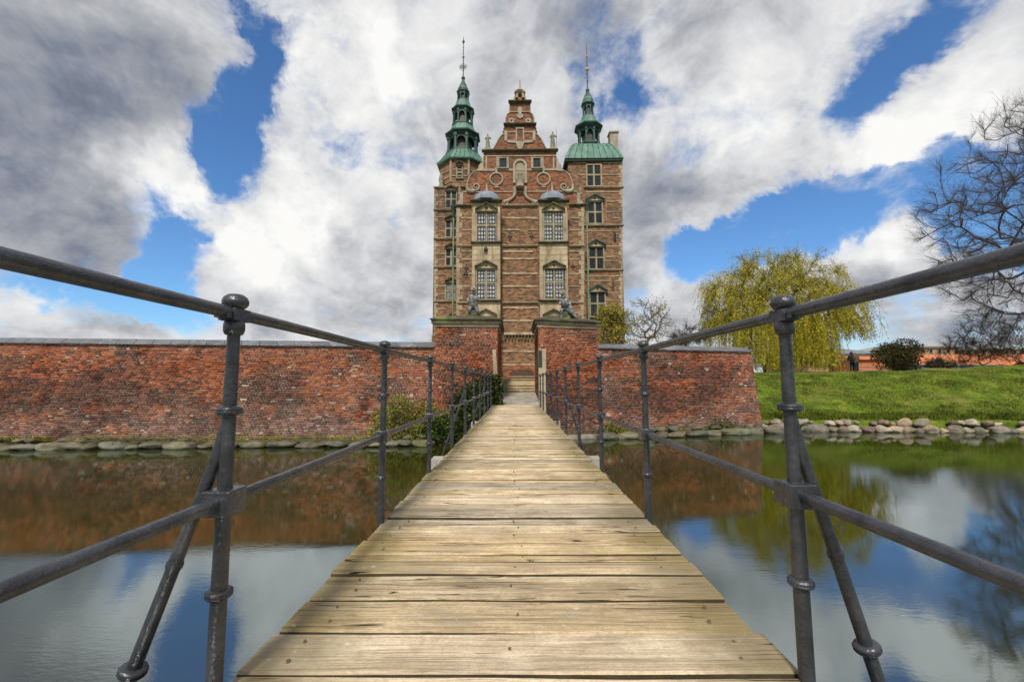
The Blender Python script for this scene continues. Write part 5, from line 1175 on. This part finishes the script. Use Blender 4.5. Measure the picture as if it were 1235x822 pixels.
SA = np.concatenate(SA); SB = np.concatenate(SB); V, F = frusta(SA, SB, np.full(len(SA), .008), np.full(len(SA), .006), 3); npmesh('hanging_shoots', V, F, M['willow'], wt).location = -WL_

# big bare tree at the right
def bare_tree(name, label, Yb, basepx, trunkpx, ctrpx, rpx, n_att, n_tw, m, seed, tip=.014, tw=1.1, r0=.011, alpha=.2, inner=.4, thr=.08, zlow=None, cat='tree', leaf=None, expo=2.3, yr=.8, kmax=.6, limbs=(), step=.5, wig=.13, group=None):
    rg = np.random.default_rng(seed); b = np.array(at(*basepx, Yb)); root = thing(name, label, cat, tuple(b), group); L_ = Vector(b)
    tr = [b-np.array([0, 0, .3])]+[np.array(at(px, py, Yb)) for px, py in trunkpx]; c = np.array(at(*ctrpx, Yb)); r = (rpx[0]*Yb/FP, rpx[0]*Yb/FP*yr, rpx[1]*Yb/FP)
    att = [np.array(at(px, py, Yb+dy)) for px, py, dy in limbs]+ell(rg, n_att, c, r, inner, zmin=zlow)
    P, par, rad = skeleton(tr, att, alpha, step, wig, seed, tip, expo)
    tree_mesh(root, L_, P, par, rad, M[m], thr, kmax)
    A, B, ra, rb, tips = twigs(P, par, rad, rg, n_tw, tw, .15, tip*4, r0, c); V, F = frusta(A, B, ra, rb, 3); npmesh('twigs', V, F, M[m], root).location = -L_
    if leaf:
        mt, n_l, sz = leaf; C = tips[rg.choice(len(tips), n_l)]+rg.normal(size=(n_l, 3))*.05; V, F = leaves(C, sz, rg, .6); npmesh('foliage', V, F, M[mt], root).location = -L_
    return root
bare_tree('bare_tree', 'huge leafless tree with fine dark twigs at the right edge of the bank', 25., (1306, 440), [(1300, 400), (1292, 345), (1296, 300)], (1314, 262), (172, 176), 1300, 20000, 'bark_grey', 9, .0175, .9, .006, .14, .40, .09, zlow=2.6,
          limbs=[(1270, 330, 0), (1240, 316, .3), (1210, 318, -.3), (1180, 305, 0), (1250, 380, 0), (1232, 345, -.5), (1205, 375, 0), (1190, 395, .4), (1235, 270, .5), (1212, 250, 0), (1200, 225, .3), (1250, 220, -.8), (1245, 180, 0), (1225, 160, .2), (1260, 140, .6), (1165, 330, 0), (1320, 250, 1), (1340, 300, 0), (1345, 200, 0), (1300, 180, 0)])
SH = 'leafless shrubs on top of the bank'
bare_tree('bare_shrub', 'tall reddish leafless shrub with dense twigs behind the bank crest', 30., (1186, 447), [(1186, 444), (1185, 440)], (1183, 410), (30, 34), 150, 1500, 'bark_red', 12, .008, .6, .006, .15, .3, .04, cat='shrub', kmax=.10, group=SH, limbs=[(1192, 415, 0), (1170, 420, 0), (1200, 425, 0)])
bare_tree('bare_shrub', 'wide leafless shrub at the far right of the bank crest', 31., (1222, 447), [(1221, 444), (1220, 441)], (1226, 418), (36, 26), 150, 1500, 'bark_red', 13, .008, .55, .006, .15, .3, .04, cat='shrub', kmax=.10, group=SH)
bare_tree('bare_shrub', 'low leafless shrub with reddish stems left of the tall shrub', 31., (1160, 448), [(1160, 446), (1159, 444)], (1156, 425), (20, 20), 90, 900, 'bark_red', 14, .007, .5, .006, .15, .3, .04, cat='shrub', kmax=.08, group=SH)
bare_tree('bare_shrub', 'small pale grey shrub between the dark evergreen bush and the leafless shrubs', 30., (1134, 448), [(1134, 446), (1134, 444)], (1134, 442), (13, 8), 60, 1500, 'bark_grey', 15, .007, .3, .009, .1, .2, .03, cat='shrub', kmax=.05, leaf=('reed', 1500, .07), group=SH)
bare_tree('budding_tree', 'small budding tree with thick crooked limbs behind the right moat wall', 24., (776, 425), [(778, 416), (780, 412)], (779, 386), (28, 31), 90, 420, 'bark_warm', 17, .013, .5, .007, .12, .35, .05, leaf=('budleaf', 1100, .09), kmax=.16, limbs=[(767, 410, 0), (763, 400, .3), (770, 385, 0), (784, 405, 0), (794, 398, 0), (804, 393, 0), (783, 395, .4), (781, 388, .4)], expo=2.0)
bare_tree('bare_tree', 'small grey leafless tree seen over the right moat wall below the willow', 30., (828, 432), [(828, 424), (828, 418)], (828, 408), (22, 14), 70, 800, 'bark_grey', 18, .010, .6, .009, .12, .3, .05, kmax=.09)
# yellow green tree in front of the right tower
rg = np.random.default_rng(19)
r_ = bare_tree('spring_tree', 'small tree in fresh yellow green leaf in front of the right castle tower', 22.5, (742, 425), [(744, 416), (742, 408)], (740, 396), (16, 25), 90, 700, 'bark', 19, .009, .55, .008, .12, .05, .04, leaf=('springleaf', 4200, .085), kmax=.06)

# dense bushes
def bush(name, label, cat, Yb, base, ctrpx, rpx, n, size, m, seed, yr=.8, stems='bark', group=None, lobes=9, asp=.5):
    rg = np.random.default_rng(seed); b = np.array(at(*base, Yb)); root = thing(name, label, cat, tuple(b), group); L_ = Vector(b); c = np.array(at(*ctrpx, Yb)); k = Yb/FP
    r = np.array([rpx[0]*k, rpx[0]*k*yr, rpx[1]*k])
    cen = [c+rg.normal(size=3)*r*.42 for _ in range(lobes)]; pts = []
    for q in range(n):
        ce = cen[rg.integers(lobes)]; v = rg.normal(size=3); v /= np.linalg.norm(v); p = ce+v*r*(.30+.30*rg.random()**.6)*rg.uniform(.8, 1.15)
        if p[2] > b[2]-.05: pts.append(p)
    C = np.array(pts); d = (C-c)/r; keep = (d**2).sum(1) < 1.25; C = C[keep]
    V, F = leaves(C, size, rg, asp); npmesh('foliage', V, F, M[m], root).location = -L_
    st = MB()
    for ce in cen: st.tube([b, b*.5+ce*.5+rg.normal(size=3)*.1, ce], [.05*k*20, .03*k*20, .012*k*20], 5)
    st.build('stems', M[stems], root).location = -L_
    return root
bush('evergreen_bush', 'rounded dark evergreen bush on top of the grass bank', 'bush', 32., (1087, 449), (1087, 430), (29, 21), 10000, .16, 'yew', 31, lobes=16, asp=.35)
bush('russet_bush', 'small rounded russet bush at the far right of the bank crest', 'bush', 28., (1231, 446), (1231, 442), (8, 6), 1600, .07, 'redbush', 32, group=None)
# ivy and bush at the left of the bridge: leaves hang in front of the wall and pier
def climb(name, label, cat, poly, yw, n, size, m, seed, thick=.7, stems=True):
    rg = np.random.default_rng(seed); xs_ = [p[0] for p in poly]; ys_ = [p[1] for p in poly]; pts = []
    def inside(x, y):
        c = False; j = len(poly)-1
        for i in range(len(poly)):
            if (poly[i][1] > y) != (poly[j][1] > y) and x < (poly[j][0]-poly[i][0])*(y-poly[i][1])/(poly[j][1]-poly[i][1])+poly[i][0]: c = not c
            j = i
        return c
    while len(pts) < n:
        x, y = rg.uniform(min(xs_), max(xs_)), rg.uniform(min(ys_), max(ys_)); jx, jy = rg.normal()*2.2, rg.normal()*1.8
        if inside(x+jx, y+jy):
            bl_ = .5+.5*mnoise.noise(Vector((x*.09, y*.13, seed)))
            Y = yw(x)-.05-thick*(.35*rg.random()+.65*bl_); pts.append(np.array(at(x, y, Y)))
    C = np.array(pts); C = C[C[:, 2] > WZ+.01]; b = Vector((float(C[:, 0].mean()), float(C[:, 1].max()), -1.2)); root = thing(name, label, cat, tuple(b))
    V, F = leaves(C, size, rg, .75); npmesh('foliage', V, F, M[m], root).location = -b
    st = MB()
    for q in range(14):
        c = C[rg.integers(len(C))]; st.tube([(c[0]+rg.normal()*.12, c[1]+.08, -1.3), (c[0]+rg.normal()*.15, c[1]+.1, (c[2]-1.3)/2), tuple(c)], [.02, .014, .006], 4)
    st.build('stems', M['bark'], root).location = -b
    return root
wy = lambda px: float(np.interp(px, [0, 520, 602, 612], [14.6, 15.45, 15.62, 15.68]))
climb('ivy', 'dark green ivy covering the foot of the left gate pier beside the bridge', 'ivy', [(545, 478), (558, 470), (572, 458), (590, 452), (604, 450), (607, 470), (606, 490), (606, 537), (500, 537), (505, 520), (525, 505), (545, 500)], wy, 9000, .085, 'ivy', 41, .55)
climb('bush', 'green leafy bush at the waterline below the left moat wall', 'bush', [(440, 530), (446, 512), (452, 496), (464, 490), (470, 480), (482, 474), (493, 478), (498, 486), (515, 482), (530, 490), (550, 496), (548, 520), (548, 537), (440, 534)], wy, 4200, .065, 'bushleaf', 42, .5)
wyr = lambda px: float(np.interp(px, [650, 725, 800, 915], [15.9, 16.75, 17.5, 18.45]))
climb('water_plant', 'dark green plant growing at the foot of the right wall near the bridge', 'plant', [(722, 524), (726, 512), (738, 507), (748, 512), (752, 524)], wyr, 380, .055, 'bushleaf', 43, .25)
climb('water_plant', 'brownish green plant growing at the foot of the right wall near its end', 'plant', [(852, 520), (856, 506), (868, 502), (884, 506), (888, 520)], wyr, 500, .055, 'ivy', 44, .25)
# moss on the wall footing, dry reeds
def tufts(name, label, cat, px0, px1, y0, y1, yw, n, m, size, seed, flat=False, off=.25):
    rg = np.random.default_rng(seed); px = rg.uniform(px0, px1, n); py = rg.uniform(y0, y1, n); keep = [mnoise.noise(Vector((a*.05, seed, 0)))+.5*mnoise.noise(Vector((a*.2, seed, 3))) > -.1 for a in px]
    C = np.array([np.array(at(a, b_, yw(a)-off*rg.random()-.02)) for a, b_, k_ in zip(px, py, keep) if k_])
    if flat: V, F = leaves(C, size, rg, .7)
    else:
        n = len(C); t_ = C+np.stack([rg.normal(size=n)*.18, -rg.random(n)*.15, .02+rg.random(n)*.12-.05], 1); V, F = frusta(C, t_, np.full(n, .007), np.full(n, .003), 3)
    o = npmesh(name, V, F, M[m]); kind(o, 'stuff'); o['label'] = label; o['category'] = cat
wy2 = lambda px: float(np.interp(px, [0, 520], [14.95, 15.2]))-.28
tufts('moss', 'yellow green moss along the foot of the left moat wall', 'moss', -60, 150, 526.5, 531, wy2, 3500, 'moss', .05, 51, True, .2)
tufts('moss', 'dull moss along the foot of the left moat wall towards the bush', 'moss', 150, 440, 525, 530, wy2, 2500, 'moss', .04, 52, True, .2)
tufts('reeds', 'dry straw coloured reeds matted on the stones below the left wall', 'reeds', 90, 265, 526, 534, wy2, 1800, 'reed', .05, 53, False, .35)
tufts('moss', 'olive moss along the foot of the right moat wall', 'moss', 725, 905, 515, 520, lambda p: wyr(p)+.05, 2500, 'moss', .04, 54, True, .2)
# stone edging of the bank
edging = thing('stone_edging', 'row of loose granite boulders edging the foot of the grass bank', 'boulders', (10.5, 18.8, WZ)); EL = Vector((10.5, 18.8, WZ))
x = 10.6
while x < 34:
    r_ = random.choice([.12, .16, .2, .25, .31, .5]); x += r_
    s0 = shore(x); hgt = min(r_*.9, .25)
    stone(edging, EL, x, s0+.02+random.uniform(-.06, .06), WZ+.02+hgt*.35, r_*1.08, min(r_, .26), hgt, RK, random.uniform(-.3, .3)); x += r_*.96
x = 10.7
while x < 34:
    r_ = random.choice([.13, .16, .2, .26, .34]); x += r_
    s0 = shore(x)
    if random.random() < .85: stone(edging, EL, x, s0+.26+random.uniform(-.05, .08), WZ+.33+random.uniform(-.03, .05), r_*1.1, min(r_, .24), min(r_*.85, .21), RK, random.uniform(-.5, .5), .3)
    x += r_*random.uniform(.9, 1.2)
for x, dy, r_ in ((10.75, -.2, .28), (11.3, -.05, .34), (10.45, -.35, .24)): stone(edging, EL, x, shore(x)+dy, WZ+.12, r_, .3, .22, RK, .3)

# ------------------------------------------------------------------ far buildings
def house(name, label, Yb, px0, px1, py_base, py_eave, py_ridge, wall, roof, depth=10, hip=.2, win=None, wm='glass', group=None):
    x0, z0 = XZ(px0, py_base, Yb); x1, ze = XZ(px1, py_eave, Yb); _, zr = XZ(px0, py_ridge, Yb); z0 -= 3
    root = thing(name, label, 'building', ((x0+x1)/2, Yb, z0), group); L_ = Vector(((x0+x1)/2, Yb, z0))
    MB().box(x0, x1, Yb, Yb+depth, z0, ze).build('wall', M[wall], root).location = -L_
    w_ = (x1-x0)*hip; r = MB(); ym = Yb+depth/2; e_ = .4
    r._add([(x0-e_, Yb-e_, ze+.01), (x1+e_, Yb-e_, ze+.01), (x1+e_, Yb+depth+e_, ze+.01), (x0-e_, Yb+depth+e_, ze+.01), (x0+w_, ym, zr), (x1-w_, ym, zr)], [(0, 3, 2, 1), (0, 1, 5, 4), (2, 3, 4, 5), (1, 2, 5), (3, 0, 4)])
    r.build('roof', M[roof], root).location = -L_
    MB().box(x0-.25, x1+.25, Yb-.22, Yb-.002, ze-.25, ze).build('eaves', M['stone_pale'], root).location = -L_
    if win:
        n_, pw, ya, yb = win; _, za = XZ(px0, ya, Yb); _, zb = XZ(px0, yb, Yb)
        for k in range(n_):
            cx_ = x0+(x1-x0)*(k+.5)/n_; hw_ = pw*Yb/FP/2
            f = MB().box(cx_-hw_-.1, cx_+hw_+.1, Yb-.08, Yb-.002, zb-.1, za+.1).build('window', M['stone_pale'], root); f.location = -L_
            MB().box(cx_-hw_, cx_+hw_, Yb-.11, Yb-.085, zb, za).build('pane', M[wm], f)
    return root
house('garden_building', 'tan brick building with pale green copper hipped roof beyond the bank', 78., 1109, 1158, 446, 418.2, 409.8, 'tanwall', 'greenroof', 18, .32, (5, 3.0, 420.5, 425.5))
house('garden_building', 'long low greenish roofed building at the right behind the leafless shrubs', 84., 1164, 1275, 446, 420.5, 414.5, 'tanwall', 'greenroof', 18, .1, (12, 3.0, 422.5, 427))
house('garden_building', 'grey roofed brick building behind the standing couple', 85., 1018, 1065, 446, 426.5, 417.5, 'redwall', 'greyroof', 14, .25, (7, 2.2, 430, 434))
house('garden_house', 'house with orange tiled roof half hidden behind the willow', 70., 975, 1012, 446, 430, 410, 'tanwall', 'tile', 12, .18, (5, 2.5, 434, 441))
wz = 66.
def longwall(label, px0, px1, Yb, ytop, ymid, mtop, group):
    x0, zt = XZ(px0, ytop, Yb); x1, zm = XZ(px1, ymid, Yb); z0 = 0.; L_ = Vector(((x0+x1)/2, Yb, 0)); root = thing('low_building', label, 'building', tuple(L_), group)
    MB().box(x0, x1, Yb, Yb+5, z0, zm).build('wall', M['redwall'], root).location = -L_
    MB().prism_y([(0, 0)], 0, 0) if False else None
    r = MB(); r._add([(x0-.2, Yb-.4, zm-.05), (x1+.2, Yb-.4, zm-.05), (x1+.2, Yb+2.6, zt), (x0-.2, Yb+2.6, zt), (x0-.2, Yb+5.4, zm-.05), (x1+.2, Yb+5.4, zm-.05)], [(0, 1, 2, 3), (3, 2, 5, 4), (0, 3, 4), (1, 5, 2), (0, 4, 5, 1)]); r.build('roof', M[mtop], root).location = -L_
    b_ = MB()
    for k in range(3): b_.box(x0, x1, Yb-.05-.0, Yb-.002, z0+1.7+k*.55, z0+1.82+k*.55)
    b_.build('stone_band', M['stone_pale'], root).location = -L_
    return root
longwall('long low building with bright orange tiled roof beyond the evergreen bush', 1104, 1290, 62., 426.5, 440, 'tile', None)
longwall('low orange brick wall building behind the standing couple', 1034, 1075, 64., 428, 433, 'redwall', None)
sh_ = thing('garden_shed', 'low blue grey shed in front of the orange roofed building', 'shed', tuple(at(1150, 447, 50)))
x0, z0 = XZ(1112, 447, 50); x1, z1 = XZ(1205, 440.5, 50); SL = Vector(at(1150, 447, 50))
MB().box(x0, x1, 50, 53, z0-1.5, z1).build('wall', M['bluefence'], sh_).location = -SL
MB().box(x0-.2, x1+.2, 49.8, 53.2, z1, z1+.12).build('roof', M['greyroof'], sh_).location = -SL
